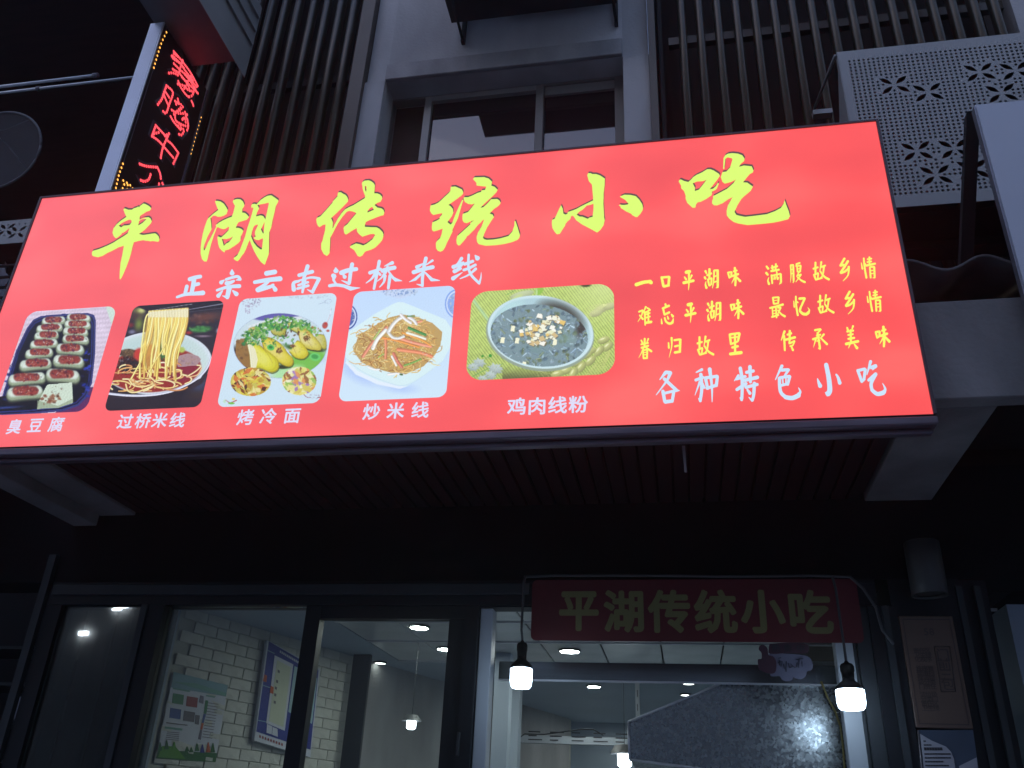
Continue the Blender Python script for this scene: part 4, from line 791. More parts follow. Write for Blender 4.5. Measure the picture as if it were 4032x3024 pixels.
box('curtain', wl, fx[1], YF + .06, YF + .08, wb, wt, 'curtain', Wn); box('curtain', wl, wr, YF + .3, YF + .31, wb, wt, 'curtain', Wn)
mx_ = xat(*c2(1085, 640), YF)
box('sash_rail', mx_ - .012, mx_ + .012, YF + .05, YF + .07, wb, st, 'winframe2', Wn)

# side walls of the louvred bays, dark behind the slats
RX = xat(*c3(2120, 30), YW)
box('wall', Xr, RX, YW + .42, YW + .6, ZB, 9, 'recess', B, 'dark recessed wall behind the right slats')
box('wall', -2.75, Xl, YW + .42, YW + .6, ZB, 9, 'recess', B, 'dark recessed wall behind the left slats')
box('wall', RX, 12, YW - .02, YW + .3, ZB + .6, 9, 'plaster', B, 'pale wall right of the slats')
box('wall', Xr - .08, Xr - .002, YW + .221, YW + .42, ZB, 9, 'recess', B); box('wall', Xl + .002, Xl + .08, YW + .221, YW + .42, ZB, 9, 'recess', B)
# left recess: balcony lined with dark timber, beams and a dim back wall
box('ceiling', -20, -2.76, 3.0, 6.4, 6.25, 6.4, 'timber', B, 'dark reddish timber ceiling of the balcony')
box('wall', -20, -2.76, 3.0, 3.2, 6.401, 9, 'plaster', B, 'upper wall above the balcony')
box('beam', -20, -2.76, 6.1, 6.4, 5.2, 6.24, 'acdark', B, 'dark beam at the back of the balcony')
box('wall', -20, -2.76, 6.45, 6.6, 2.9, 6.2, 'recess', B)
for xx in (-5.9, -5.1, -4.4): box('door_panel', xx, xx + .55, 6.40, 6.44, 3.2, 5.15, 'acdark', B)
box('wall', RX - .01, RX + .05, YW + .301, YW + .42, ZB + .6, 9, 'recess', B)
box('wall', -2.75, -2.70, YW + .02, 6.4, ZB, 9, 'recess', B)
# concrete eave: fascia and cross beams
def eave(x0, x1, y0, z0, z1, m='eave'): return box('beam', x0, x1, y0, YW - .002, z0, z1, m, B, bev=.004)
YE = float(atZ(*c6(1660, 905), ZS)[1])
bxr = xat(*c6(1640, 1535), YW); bxl = xat(*c6(1235, 1540), YW) - .01
zf = zat(*c6(1600, 300), YE)
eave(bxl, bxr, YE + .071, ZS + .001, ZS + .34)
box('fascia', xat(3660, 1600, YS) + .03, 12, YE, YE + .07, ZS, zf, 'eave', B, 'grey rendered fascia right of the lit sign', bev=.004)
box('slab', bxr, 12, YE + .071, YW - .002, ZS + .22, ZS + .34, 'black', B)
# left beam pair
lxr = xat(*c4(850, 1605), YW); lxl = xat(*c4(620, 1645), YW); YL = float(atZ(*c4(180, 1262), ZS)[1])
eave(lxl, lxr, YL - .25, ZS, ZS + .3); eave(lxl - .13, lxl - .002, YL - .25, ZS - .05, ZS + .3)
eave(-20, lxl - .35, YL - .25, ZS + .18, ZS + .3)
# soffit: narrow strips running back from the sign
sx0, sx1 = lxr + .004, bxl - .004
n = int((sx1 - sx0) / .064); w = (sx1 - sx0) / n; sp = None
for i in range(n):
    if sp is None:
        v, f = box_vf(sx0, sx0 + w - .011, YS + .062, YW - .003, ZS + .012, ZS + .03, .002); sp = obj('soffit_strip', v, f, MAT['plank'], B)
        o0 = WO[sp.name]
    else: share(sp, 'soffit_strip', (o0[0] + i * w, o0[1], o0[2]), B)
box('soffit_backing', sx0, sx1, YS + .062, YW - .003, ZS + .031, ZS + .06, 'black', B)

# lintel zone above the shop front
fz = 2.53
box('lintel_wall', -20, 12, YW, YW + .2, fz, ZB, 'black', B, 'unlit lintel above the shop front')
xL = xat(*c7(370, 410), YW)
box('pier', xat(*c9(1440, 1000), YW) + .0, xat(*c9(1900, 1000), YW), YW, YW + .25, 0, fz, 'doorframe', B, 'dark pier right of the shop front')
box('pier', -2.95, xL, YW, YW + .25, 0, fz, 'doorframe', B, 'dark pier left of the shop front')
box('wall', -20, -2.951, YW + 1.0, YW + 1.1, 0, ZB, 'black', B, 'black wall standing in for the shaded hollow left of the pier')  # the hollow's darkness is put into this wall's black colour
box('pier_edge_strip', xL - .05, xL - .012, YW - .03, YW - .002, 0, 2.66, 'doorframe2', B)
xN = xat(*c9(2150, 1140), YW)
box('wall', xat(*c9(1900, 1000), YW), xN - .02, YW + .02, YW + .25, 0, fz, 'doorframe', B)
for q in (1890, 2010): box('pier_edge_strip', xat(*c9(q, 1100), YW), xat(*c9(q + 40, 1100), YW), YW - .01, YW + .015, 0, 2.5, 'doorframe2', B)
box('wall', xN - .3, 12, YW + .9, YW + 1.0, 0, ZB, 'black', B)
box('wall', xN, 12, YW + .6, YW + .62, 0, 2.25, 'doorframe2', B, 'dim neighbouring shop window wall at the right edge')

# opposite side of the street, seen only in reflections, sized to block low sky
OBX = 0
OB = thing('opposite_building', (0, -13, 0), 'plain rendered building across the street behind the camera, sized to block low sky light', 'building')
box('wall', -110, 110, -14, -13, 0, 15.5, 'facade2', OB)

# ------------------------------------------------------------------ interior of the shop
I = thing('shop_interior', (-0.8, 5.5, 0), 'pale lit interior behind the glass with tiled ceiling and brick patterned wall', 'interior')
CZ = 2.50
box('floor', -4, 3, YW + .3, 9.2, 0, .02, 'whitewall', I)
box('back_wall', -4, 3, 8.6, 8.7, .02, 3, 'whitewall', I)
box('side_wall', 1.35, 1.45, YW + .3, 8.6, .02, CZ, 'whitewall', I)
# side wall with embossed brick: runs back and to the right
d = ray(4150, 3390); dv = np.array([d[0], d[1]]); dv /= np.linalg.norm(dv)
p0 = atY(*c7(1150, 660), YW + .38)[:2]
nrm = np.array([dv[1], -dv[0]])     # towards the room
def wpt(s, z, off=0.0): q = p0 + dv * s + nrm * off; return (q[0], q[1], z)
def wall_box(name, s0, s1, z0, z1, o0_, o1_, m, parent, label=None):
    v = [wpt(s, z, o) for s in (s0, s1) for o in (o0_, o1_) for z in (z0, z1)]
    f = [(0, 1, 3, 2), (4, 6, 7, 5), (0, 4, 5, 1), (2, 3, 7, 6), (0, 2, 6, 4), (1, 5, 7, 3)]
    return obj(name, v, f, MAT[m], parent, label)
wall_box('plain_wall', -(.24 / dv[1]), -.021, .02, CZ, -.06, .004, 'whitewall', I, 'plain smooth end of the side wall')
BW = wall_box('brick_wall', -.02, 4.6, .02, CZ, -.06, -.001, 'grout', I, 'cream brick patterned side wall')
bl, bh = .155, .056; r_ = random.Random(4); protos = []
ang = math.atan2(dv[1], dv[0])
for k in range(3):
    v, f = box_vf(-bl / 2 + .002, bl / 2 - .002, -.006, .0, 0, bh - .0025, .0022)
    v = [(x * math.cos(ang) - y * math.sin(ang), x * math.sin(ang) + y * math.cos(ang), z) for x, y, z in v]
    # the face that shows has its own hammered tilt
    me = bpy.data.meshes.new('brick'); vv = []
    for (x, y, z) in v:
        s_ = x * math.cos(ang) + y * math.sin(ang); kk = .0018 * math.sin(7 * k + s_ * 30 + z * 40)
        vv.append((x + nrm[0] * kk, y + nrm[1] * kk, z))
    me.from_pydata(vv, [], f); me.materials.append(MAT['brickfoam']); protos.append(me)
rows = int((CZ - 1.70) / bh)
dd = ray(*c8(175, 1000)); send = float(np.linalg.solve(np.array([dv, -dd[:2]]).T, -p0)[0])
wall_box('plain_wall', send, 4.5, .02, CZ, .001, .03, 'plaster', I, 'plain painted wall beyond the pillar'); cnt = 0
for r in range(rows):
    z = CZ - (r + 1) * bh
    smax = 3.2
    for c in range(int(smax / bl)):
        if (c + .5) * bl + bl / 2 > send: continue
        s = c * bl + bl / 2 + (bl / 2 if r % 2 else 0)
        q = wpt(s, z + .003, .004 + r_.uniform(0, .003))
        o = bpy.data.objects.new('brick', protos[r_.randrange(3)]); place(o, q, BW); cnt += 1
# ceiling
ty = [float(atZ(*c8(1100, y), CZ)[1]) for y in (668, 750, 875, 1000)]
tx = [float(atZ(*c8(x, 930), CZ)[0]) for x in (982, 1340, 1698, 2062)]; tw = tx[2] - tx[1]
xs_ = [tx[1] - 3 * tw, tx[1] - 2 * tw, tx[1] - tw] + tx[1:] + [tx[3] + tw, tx[3] + 2 * tw]
box('ceiling', -2.96, xs_[0] - .002, YW + .21, 8.6, CZ, CZ + .05, 'whitewall', I); box('ceiling', xs_[0], 1.35, ty[3] + .02, 8.6, CZ, CZ + .05, 'whitewall', I)
box('ceiling_backing', xs_[0], 1.35, YW + .21, ty[3] + .018, CZ + .03, CZ + .05, 'black', I)
ys_ = [YW + .22] + ty
for a in range(len(ys_) - 1):
    for b in range(len(xs_) - 1):
        x0, x1 = xs_[b] + .004, min(xs_[b + 1] - .004, 1.345)
        if x1 > x0: box('ceiling_tile', x0, x1, ys_[a] + .012, ys_[a + 1] - .012, CZ, CZ + .012, 'tile', I, bev=.003)
for a in range(1, len(ys_)): 
    box('tile_rail', xs_[0], 1.34, ys_[a] - .009, ys_[a] + .009, CZ - .006, CZ + .004, 'alu', I)

# recessed downlights
def downlight(px, py, r, label, z=None, m='downlight'):
    r *= .64
    z = (CZ if z is None else z) - .003
    q = atZ(px, py, z)
    t = thing('ceiling_downlight', (q[0], q[1], z - .012), label, 'downlight', 'recessed round downlights in the shop ceiling')
    lathe('trim_ring', [(r * 1.18, 0), (r * 1.18, -.006), (r * 1.0, -.010), (r * .99, -.002)], (q[0], q[1], z), 'lampwhite', t)
    lathe('diffuser', [(r * .97, -.004), (r * .97, -.009)], (q[0], q[1], z), m, t)
downlight(*c8(555, 778), .075, 'large bright round downlight seen through the middle sliding pane')
downlight(*c8(1490, 926), .085, 'bright round downlight in the tiled ceiling above the hood rim', CZ - .001)
downlight(*c8(1640, 1147), .07, 'round downlight just under the hood rim beside the left bulb')
downlight(*c8(313, 1000), .055, 'small distant downlight seen through the middle pane left of the pillar', None, 'dimdown')
downlight(*c9(125, 1128), .055, 'upper of two tiny downlights beside the slanting hood edge', None, 'dimdown')
downlight(*c9(107, 1199), .055, 'lower of two tiny downlights beside the slanting hood edge', None, 'dimdown')
downlight(*c8(716, 913), .07, 'downlight half hidden behind the right stile of the middle pane')

for (x_, y_, lab) in ((-2.2, 6.8, 'added fill downlight deep inside near the back left of the shop'), (-.2, 7.9, 'added fill downlight near the back wall behind the hood'), (.9, 5.6, 'added fill downlight inside above the right end of the hood')):  # extra lamps added only to brighten the interior
    t = thing('ceiling_downlight', (x_, y_, CZ - .015), lab, 'downlight', 'recessed round downlights in the shop ceiling')
    lathe('trim_ring', [(.085, 0), (.085, -.006), (.075, -.010), (.074, -.002)], (x_, y_, CZ - .003), 'lampwhite', t)
    lathe('diffuser', [(.072, -.004), (.072, -.009)], (x_, y_, CZ - .003), 'downlight', t)

# added unseen tubes, placed to reflect as bright dashes in the dim left pane
for k, (pts_, lab) in enumerate(((((767, 657, 68), (727, 672, 60)), 'added twin tube across the street for a pane reflection, the higher of two'), (((520, 818, 66), (518, 828, 60)), 'added twin tube across the street for a pane reflection, the lower of two'))):
    t = thing('reflection_tube', tuple(np.array(atY(*c7(*pts_[0][:2]), 2 * (YW + .018) + 12.9)) * np.array([1, 0, 1]) + np.array([0, -12.9, 0])), lab, 'lamp', 'tubes added for reflections in the left pane')
    for (x_, y_, w_) in pts_:
        q = atY(*c7(x_, y_), 2 * (YW + .018) + 12.9); hw = w_ * .633 * .5 * 21.5 / FPX
        tube('tube', [(q[0] - hw, -12.9, q[2]), (q[0] + hw, -12.9, q[2] + .01)], .035, 'reflecttube', t)
        box('bracket', q[0] - .03, q[0] + .03, -12.99, -12.94, q[2] - .03, q[2] + .03, 'acdark', t)
# ------------------------------------------------------------------ the lit main sign
SX0, SX1 = (xat(145, 784, YS) + xat(-170, 1766, YS)) / 2, (xat(3455, 478, YS) + xat(3666, 1632, YS)) / 2
SZ0, SZ1 = (zat(3666, 1632, YS) + zat(-170, 1766, YS)) / 2, (zat(3455, 478, YS) + zat(145, 784, YS)) / 2
sg = thing('illuminated_shop_sign', ((SX0 + SX1) / 2, YS + .07, SZ0), 'large backlit red shop sign with yellow brush characters and five dish pictures', 'shop sign')
box('red_face', SX0, SX1, YS, YS + .004, SZ0, SZ1, 'red', sg)
box('cabinet', SX0, SX1, YS + .005, YS + .055, SZ0, SZ1, 'alud', sg)
e = .010
box('trim_edge', SX0 - e, SX1 + e, YS - .006, YS + .055, SZ1 + .0005, SZ1 + .008, 'trimdark', sg)
box('trim_edge', SX0 - e, SX0 - .0005, YS - .006, YS + .055, SZ0, SZ1, 'trimdark', sg); box('trim_edge', SX1 + .0005, SX1 + e, YS - .006, YS + .055, SZ0, SZ1, 'trimdark', sg)
box('face_gap', SX0, SX1, YS - .002, YS + .05, SZ0 - .008, SZ0 - .0005, 'black', sg)
box('bottom_trim', SX0 - e, SX1 + e, YS - .008, YS + .055, SZ0 - .036, SZ0 - .0085, 'maindrip', sg, 'wide dull metal bottom edge', bev=.004)
box('bottom_trim', SX0 - e, SX1 + e - .01, YS + .026, YS + .060, SZ0 - .052, SZ0 - .0365, 'maindrip', sg, 'narrow lower lip', bev=.004)
prism('drip_streak', [(xat(*c6(80, 1125), YS + .06) + q, SZ0 - .055) for q in (0, .01)] + [(xat(*c6(80, 1125), YS + .06) + .012, SZ0 - .15), (xat(*c6(80, 1125), YS + .06) + .004, SZ0 - .15)], YS + .0605, YS + .0615, 'casing2', sg)

def to_plane(pts, cr, Y, dx=0, dy=0):
    f = crop(*cr); return [atY(*f(x + dx, y + dy), Y) for x, y in pts]
def flat_poly(name, outers, holes, cr, Y, m, parent, dx=0, dy=0, label=None, outers3=None):
    V = []; F = []
    hs = [P(h) for h in holes]
    for oi, oo in enumerate(outers):
        po = P(oo)
        def inside(pt):
            c = False; n_ = len(po)
            for i in range(n_):
                (x1, y1), (x2, y2) = po[i], po[(i + 1) % n_]
                if (y1 > pt[1]) != (y2 > pt[1]) and pt[0] < (x2 - x1) * (pt[1] - y1) / (y2 - y1) + x1: c = not c
            return c
        loops = [po] + [h for h in hs if inside((sum(q[0] for q in h) / len(h), sum(q[1] for q in h) / len(h)))]
        flat = [q for l in loops for q in l]
        vin = [Vector(q) for q in flat]; ed = []; b = 0
        for l in loops:
            ed += [(b + i, b + (i + 1) % len(l)) for i in range(len(l))]; b += len(l)
        res = delaunay_2d_cdt(vin, ed, [], 1, 1e-4); vs = res[0]
        def in_loop(l, x, y):
            c = False
            for i in range(len(l)):
                (x1, y1), (x2, y2) = l[i], l[(i + 1) % len(l)]
                if (y1 > y) != (y2 > y) and x < (x2 - x1) * (y - y1) / (y2 - y1) + x1: c = not c
            return c
        fs = []
        for f_ in res[2]:
            x = sum(vs[i].x for i in f_) / len(f_); y = sum(vs[i].y for i in f_) / len(f_)
            if in_loop(po, x, y) and not any(in_loop(h, x, y) for h in loops[1:]): fs.append(f_)
        base = len(V)
        W3 = to_plane([(v.x, v.y) for v in vs], cr, Y, dx, dy)
        V += [tuple(q) for q in W3]; F += [tuple(base + i for i in f_) for f_ in fs]
    return obj(name, V, F, MAT[m], parent, label)
YT = YS - .004
for ch, cr, outs, holes in BIG:
    flat_poly('drop_shadow', outs, holes, cr, YS - .0015, 'shadowink', sg, 12, -38)
    flat_poly('large_character', outs, holes, cr, YS - .0028, 'yellowrim', sg)
    # slightly smaller face inside its rim
    flat_poly('large_character_face', outs, holes, cr, YT, 'yellow', sg, -3, -5)
def strokes(name, st, cr, Y, m, parent, label=None, wk=1.0):
    V = []; F = []
    for i, (w0, w1, pts) in enumerate(st):
        v, f = ribbon2d(pts, w0 * wk, w1 * wk); base = len(V)
        V += [tuple(q) for q in to_plane(v, cr, Y - i * .00003)]; F += [tuple(base + k for k in q) for q in f]
    return obj(name, V, F, MAT[m], parent, label)
for ch, cr, s in WHITE_TOP: strokes('white_character', S(s), cr, YS - .003, 'white', sg, wk=1.10)
for ch, cr, s in WHITE_BOT: strokes('white_character', S(s), cr, YS - .003, 'white', sg, wk=1.12)
for ch, cr, st in POEM: strokes('yellow_verse_character', st, cr, YS - .003, 'yellow2', sg, wk=1.14)

# printed characters through the built-in font
_glyph = {}
def glyph(ch, off=0.0, res=3):
    if (ch, off) in _glyph: return _glyph[(ch, off)]
    c = bpy.data.curves.new('g', 'FONT'); c.body = ch; c.resolution_u = res; c.offset = off
    o = bpy.data.objects.new('g', c); COL.objects.link(o)
    dg = bpy.context.evaluated_depsgraph_get(); dg.update(); ev = o.evaluated_get(dg); m = ev.to_mesh()
    V = np.array([tuple(v.co) for v in m.vertices]); F = [tuple(p.vertices) for p in m.polygons]
    ev.to_mesh_clear(); bpy.data.objects.remove(o); bpy.data.curves.remove(c)
    mn, mx = V.min(0), V.max(0)
    _glyph[(ch, off)] = (V, F, mn, mx); return _glyph[(ch, off)]
def text_char(name, ch, cx, cz, size, Y, m, parent, off=0.03, fn=None, wx=1.0):
    """one character, centred at (cx, cz) on plane Y, em height = size"""
    V, F, mn, mx = glyph(ch)
    k = size / .92; cx0, cz0 = (mn[0] + mx[0]) / 2, (mn[1] + mx[1]) / 2
    v = []; f = []
    for i, (dx, dz) in enumerate([(0, 0), (off, 0), (-off, 0), (0, off), (0, -off), (off * .7, off * .7), (-off * .7, off * .7), (off * .7, -off * .7), (-off * .7, -off * .7)] if off else [(0, 0)]):
        b = len(v); v += [(cx + (q[0] + dx - cx0) * k * wx, Y - i * .00002, cz + (q[1] + dz - cz0) * k) for q in V]
        f += [tuple(b + j for j in p) for p in F]
    return obj(name, v, f, MAT[m], parent)
for word, pos, size in CAPTIONS:
    for ch, (px, py) in zip(word, pos):
        a = atY(px, py, YS); t_ = atY(px, py - size / 2, YS); b_ = atY(px, py + size / 2, YS)
        text_char('caption_character', ch, a[0], a[2], (t_[2] - b_[2]) * .98, YS - .003, 'whitecap', sg, off=.022)

picture('dish_picture', (0, 1180, .3617), [(318, 132), (1268, 78), (958, 1220), None], pic_tofu, (214, 200, 222), .045, sg, 'picture of stuffed pale rolls with red sauce in a black tray')
picture('dish_picture', (400, 1160, .3376), [(368, 138), (1428, 72), (1165, 1320), (48, 1358)], pic_noodle, (44, 38, 48), .03, sg, 'picture of noodles lifted from a white bowl by chopsticks')
picture('dish_picture', (840, 1130, .3557), [(290, 135), (1363, 75), (1196, 1290), (57, 1332)], pic_coldnoodle, (206, 228, 244), .032, sg, 'picture of folded yellow rolls with green herbs on a pale card')
picture('dish_picture', (1320, 1110, .3556), [(204, 112), (1325, 52), (1240, 1280), (50, 1328)], pic_fried, (206, 226, 250), .032, sg, 'picture of fried noodles on a white square plate')
picture('dish_picture', (1820, 1090, .3375), [(104, 182), (1770, 84), (1782, 1140), (55, 1216)], pic_chicken, (176, 196, 110), .062, sg, 'picture of clear noodles in a white bowl on a bamboo mat', 300)

# ------------------------------------------------------------------ projecting LED sign
XB = -2.75
q = [atX(*c1(*p_), XB) for p_ in ((1020, 140), (685, 1190), (1285, 560))]
bf, bb = q[0][1], q[2][1]; bt = q[0][2]; bz = q[1][2]
bs = thing('projecting_led_sign', (XB - .04, (bf + bb) / 2, bz), 'narrow black blade sign with red and amber LEDs and a silver front edge', 'led sign')
box('cabinet', XB - .075, XB - .002, bf + .012, bb, bz + .004, bt, 'ledface', bs)
box('silver_edge', XB - .082, XB + .001, bf - .006, bf + .0115, bz - .004, bt, 'silver', bs, 'silver front edge', bev=.003)
box('silver_edge', XB - .082, XB + .003, bf + .0118, bb, bz - .006, bz + .0035, 'alu', bs, 'silver bottom edge')
box('edge_bead', XB + .0015, XB + .006, bf - .004, bf + .004, bz, bt, 'alu', bs)
box('edge_bead', XB - .001, XB + .004, bb + .0005, bb + .012, bz, bt, 'ledline', bs)
box('face_line', XB - .001, XB + .0015, bf + .030, bf + .033, bz, bt, 'ledline', bs)
D = (380, 60, .4340)
LEDR = [
 # first character
 ("700,330 760,400 850,520 920,650", "690,372 745,425 800,490", "680,372 700,400 760,440 800,500 880,600", "700,440 760,500 830,560 905,650", "690,490 750,530 800,590 860,650 920,710", "655,525 700,525 745,550", "740,600 760,650 800,710 830,740", "735,625 790,640 830,680 870,690", "770,560 820,620 850,700", "800,540 850,600 900,690", "780,680 810,640 850,560 870,545", "750,510 770,430 780,410", "820,600 870,560", "840,740 870,720 890,640", "860,780 870,800 878,830", "890,660 912,715", "700,350 740,380"),
 ("632,640 610,700 590,760 550,815", "632,640 690,700 660,800 630,885 605,875 600,865", "620,690 655,745", "612,730 640,800 655,820", "735,760 740,800 700,810", "710,780 780,820", "680,860 730,880 790,820", "700,900 760,840", "670,920 700,970 760,1040", "740,890 820,900 760,960", "710,910 720,960 790,1000 830,1005", "780,940 830,950 790,980", "745,1020 790,1040 770,1085 745,1080", "800,880 830,1000 810,1060", "760,1000 720,1010"),
 ("535,1000 500,1098", "535,1000 610,1080 645,1110", "500,1098 560,1140 640,1230 700,1300", "655,1075 600,1200 580,1295", "655,1075 610,1100", "630,1130 680,1170 740,1250", "740,1250 695,1345", "520,1075 570,1060"),
 ("390,1350 450,1370 550,1380", "550,1380 575,1440 580,1490", "488,1445 470,1490 430,1508 385,1490", "565,1530 560,1570", "595,1525 610,1565"),
]
LEDA = ["632,155 580,270 515,485", "945,925 905,1060 850,1268", "237,1348 200,1450 172,1572", "240,1500 250,1530 228,1585", "240,1500 300,1540 330,1578", "280,1540 275,1585"]
def led_dots(name, lines, m, step, r, parent, label=None):
    V = []; F = []; f = crop(*D)
    for L in lines:
        pts = P(L); pts = catmull(pts, 6) if len(pts) > 2 else pts
        acc = 0; prev = pts[0]; spots = [pts[0]]
        for a, b in zip(pts[:-1], pts[1:]):
            L_ = math.hypot(b[0] - a[0], b[1] - a[1]); t = step - acc
            while t < L_: spots.append((a[0] + (b[0] - a[0]) * t / L_, a[1] + (b[1] - a[1]) * t / L_)); t += step
            acc = (acc + L_) % step
        for s_ in spots:
            q_ = atX(*f(*s_), XB)
            base = len(V); k = 8
            for j in range(k): V.append((XB + .0022, q_[1] + r * math.cos(j * 6.283 / k), q_[2] + r * math.sin(j * 6.283 / k)))
            V.append((XB + .006, q_[1], q_[2])); F += [(base + j, base + (j + 1) % k, base + k) for j in range(k)]
    o = obj(name, V, F, MAT[m], parent, label); o['kind'] = 'stuff'; return o
LETP = ["692,295 740,360 830,450 890,560 935,660 915,740 890,700 890,855 850,780 800,760 735,660 710,570 670,550 635,485 690,480 668,380",
        "615,590 700,690 750,720 800,800 845,900 845,1000 830,1070 775,1135 730,1090 700,990 640,920 590,900 570,850 525,775 575,740",
        "512,945 570,990 610,1050 630,1020 685,1080 670,1140 750,1250 710,1390 620,1270 600,1340 550,1270 580,1200 520,1145 465,1080",
        "370,1300 450,1340 540,1335 585,1420 630,1570 520,1575 560,1490 470,1440 520,1480 460,1560 390,1530 350,1440 440,1480 460,1420 390,1380"]
for k, L in enumerate(LETP):
    pp = P(L); f = crop(*D); cx = sum(a[0] for a in pp) / len(pp); cy = sum(a[1] for a in pp) / len(pp)
    for nm, sc_, off_, m_ in (('letter_outline', 1.0, .0004, 'ledline'), ('letter_plate', .90, .0010, 'ledletter')):
        P3 = [atX(*f(cx + (x - cx) * sc_, cy + (y - cy) * sc_), XB) for x, y in pp]
        tr = tessellate_polygon([[Vector((v[1], v[2], 0)) for v in P3]])
        obj(nm, [(XB + off_, v[1], v[2]) for v in P3], [tuple(t) for t in tr], MAT[m_], bs)
for L in LEDR:
    led_dots('red_led_row', L, 'ledred', 21, .0090, bs)
for L in LEDA: led_dots('amber_led_row', [L], 'ledamber', 38, .0066, bs)

# ------------------------------------------------------------------ air-conditioner covers
def perforated(name, x0, x1, z0, z1, Y, gx0, gx1, gz0, gz1, pitch, r, flowers, pl, parent, label=None, thick=.003):
    V = []; E = []
    def loop(pts):
        b = len(V); V.extend(Vector(p_) for p_ in pts); E.extend((b + i, b + (i + 1) % len(pts)) for i in range(len(pts)))
    loop([(x0, z0), (x1, z0), (x1, z1), (x0, z1)])
    pet = []
    for (cx, cz, sc_) in flowers:
        for a in (40, 140, 220, 320):
            a = math.radians(a); L_ = pl * sc_; w_ = L_ * .36; s0 = L_ * .16; pts = []
            for j in range(7):
                t = j / 6; pts.append((s0 + t * L_, w_ / 2 * math.sin(math.pi * t)))
            for j in range(5, 0, -1):
                t = j / 6; pts.append((s0 + t * L_, -w_ / 2 * math.sin(math.pi * t)))
            pts = [(cx + u * math.cos(a) - v * math.sin(a), cz + u * math.sin(a) + v * math.cos(a)) for u, v in pts]
            if all(x0 + .004 < p_[0] < x1 - .004 and z0 + .004 < p_[1] < z1 - .004 for p_ in pts): pet.append((cx, cz, L_ * 1.2, a, L_, w_, s0)); loop(pts)
    nx_ = int((gx1 - gx0) / pitch) + 1; nz_ = int((gz1 - gz0) / pitch) + 1
    for i in range(nx_):
        for j in range(nz_):
            x = gx0 + i * pitch; z = gz1 - j * pitch; ok = True
            for (cx, cz, R_, a, L_, w_, s0) in pet:
                dx, dz = x - cx, z - cz
                if dx * dx + dz * dz > (R_ + .02) ** 2: continue
                u = dx * math.cos(a) + dz * math.sin(a); v = -dx * math.sin(a) + dz * math.cos(a)
                if s0 - r - .002 < u < s0 + L_ + r + .002 and abs(v) < w_ / 2 + r + .002: ok = False; break
            if ok: loop([(x + r * math.cos(k * math.pi / 4 + .39), z + r * math.sin(k * math.pi / 4 + .39)) for k in range(8)])
    res = delaunay_2d_cdt(V, E, [], 3, 1e-6)
    vs, fs = res[0], res[2]
    o = obj(name, [(v.x, Y, v.y) for v in vs], [tuple(f_) for f_ in fs], MAT['acpanel'], parent, label)
    so_ = o.modifiers.new('sheet', 'SOLIDIFY'); so_.thickness = thick; so_.offset = 0
    return o
YA = 3.12
ax0 = xat(*c3(1052, 330), YA); az1 = zat(*c3(1060, 325), YA); az0 = (zat(*c3(1430, 1297), YA) + zat(*c3(2020, 1240), YA)) / 2; ax1 = 2.6
R_ac = thing('air_conditioner_cover', ((ax0 + ax1) / 2, 3.4, az0), 'grey perforated air conditioner cover with flower cut-outs right of the sign', 'ac cover')
f3 = lambda x, y: (xat(*c3(x, y), YA), zat(*c3(x, y), YA))
g0 = f3(1125, 383); g1 = f3(1440, 1222); pitch = (f3(1845, 310)[0] - g0[0]) / 24
fl = [(*f3(1405, 530), 1), (*f3(1615, 575), 1), (*f3(1935, 450), 1), (*f3(2160, 440), 1), (*f3(2072, 580), 1), (*f3(1545, 940), 1), (*f3(1780, 925), 1), (*f3(1665, 1090), 1), (*f3(1895, 1055), 1)]
fl += [(x_ + .62, z_, 1) for x_, z_, _ in fl[:4]] + [(x_ + .62, z_, 1) for x_, z_, _ in fl[5:8]]
perforated('front_panel', ax0, ax1, az0, az1, YA, g0[0], ax1 - .05, g1[1], g0[1], pitch, pitch * .30, fl, .066, R_ac)
box('edge_return', ax0 - .004, ax0 - .001, YA - .002, YA + .03, az0, az1, 'acpanel', R_ac)
obj('side_panel', [(ax0 + .002, YA + .03, az1 - .03), (ax0 + .002, YA + .03, az0), (ax0 + .002, YW - .02, az0), (ax0 + .002, YA + .20, az1 - .3)], [(0, 1, 2, 3)], MAT['acpanel'], R_ac, 'side cheek of the cover')
tube('brace', [(ax0 - .01, YA + .01, az1 - .01), (ax0 - .03, YW - .05, zat(*c3(950, 690), YW - .05))], .008, 'acpanel', R_ac)
zb_ = zat(*c3(900, 700), YW - .1)
box('bracket_arm', xat(*c3(895, 700), YW - .1), ax0 + .05, YW - .12, YW - .08, zb_ - .03, zb_, 'acpanel', R_ac)
box('outdoor_unit', ax0 + .12, ax1 - .2, YA + .12, YW - .08, az0 + .06, az1 - .12, 'acdark', R_ac, 'dark unit inside the cover')
box('support_rail', ax0, ax1, YW - .30, YW - .25, az0 - .02, az0 + .02, 'acdark', R_ac)

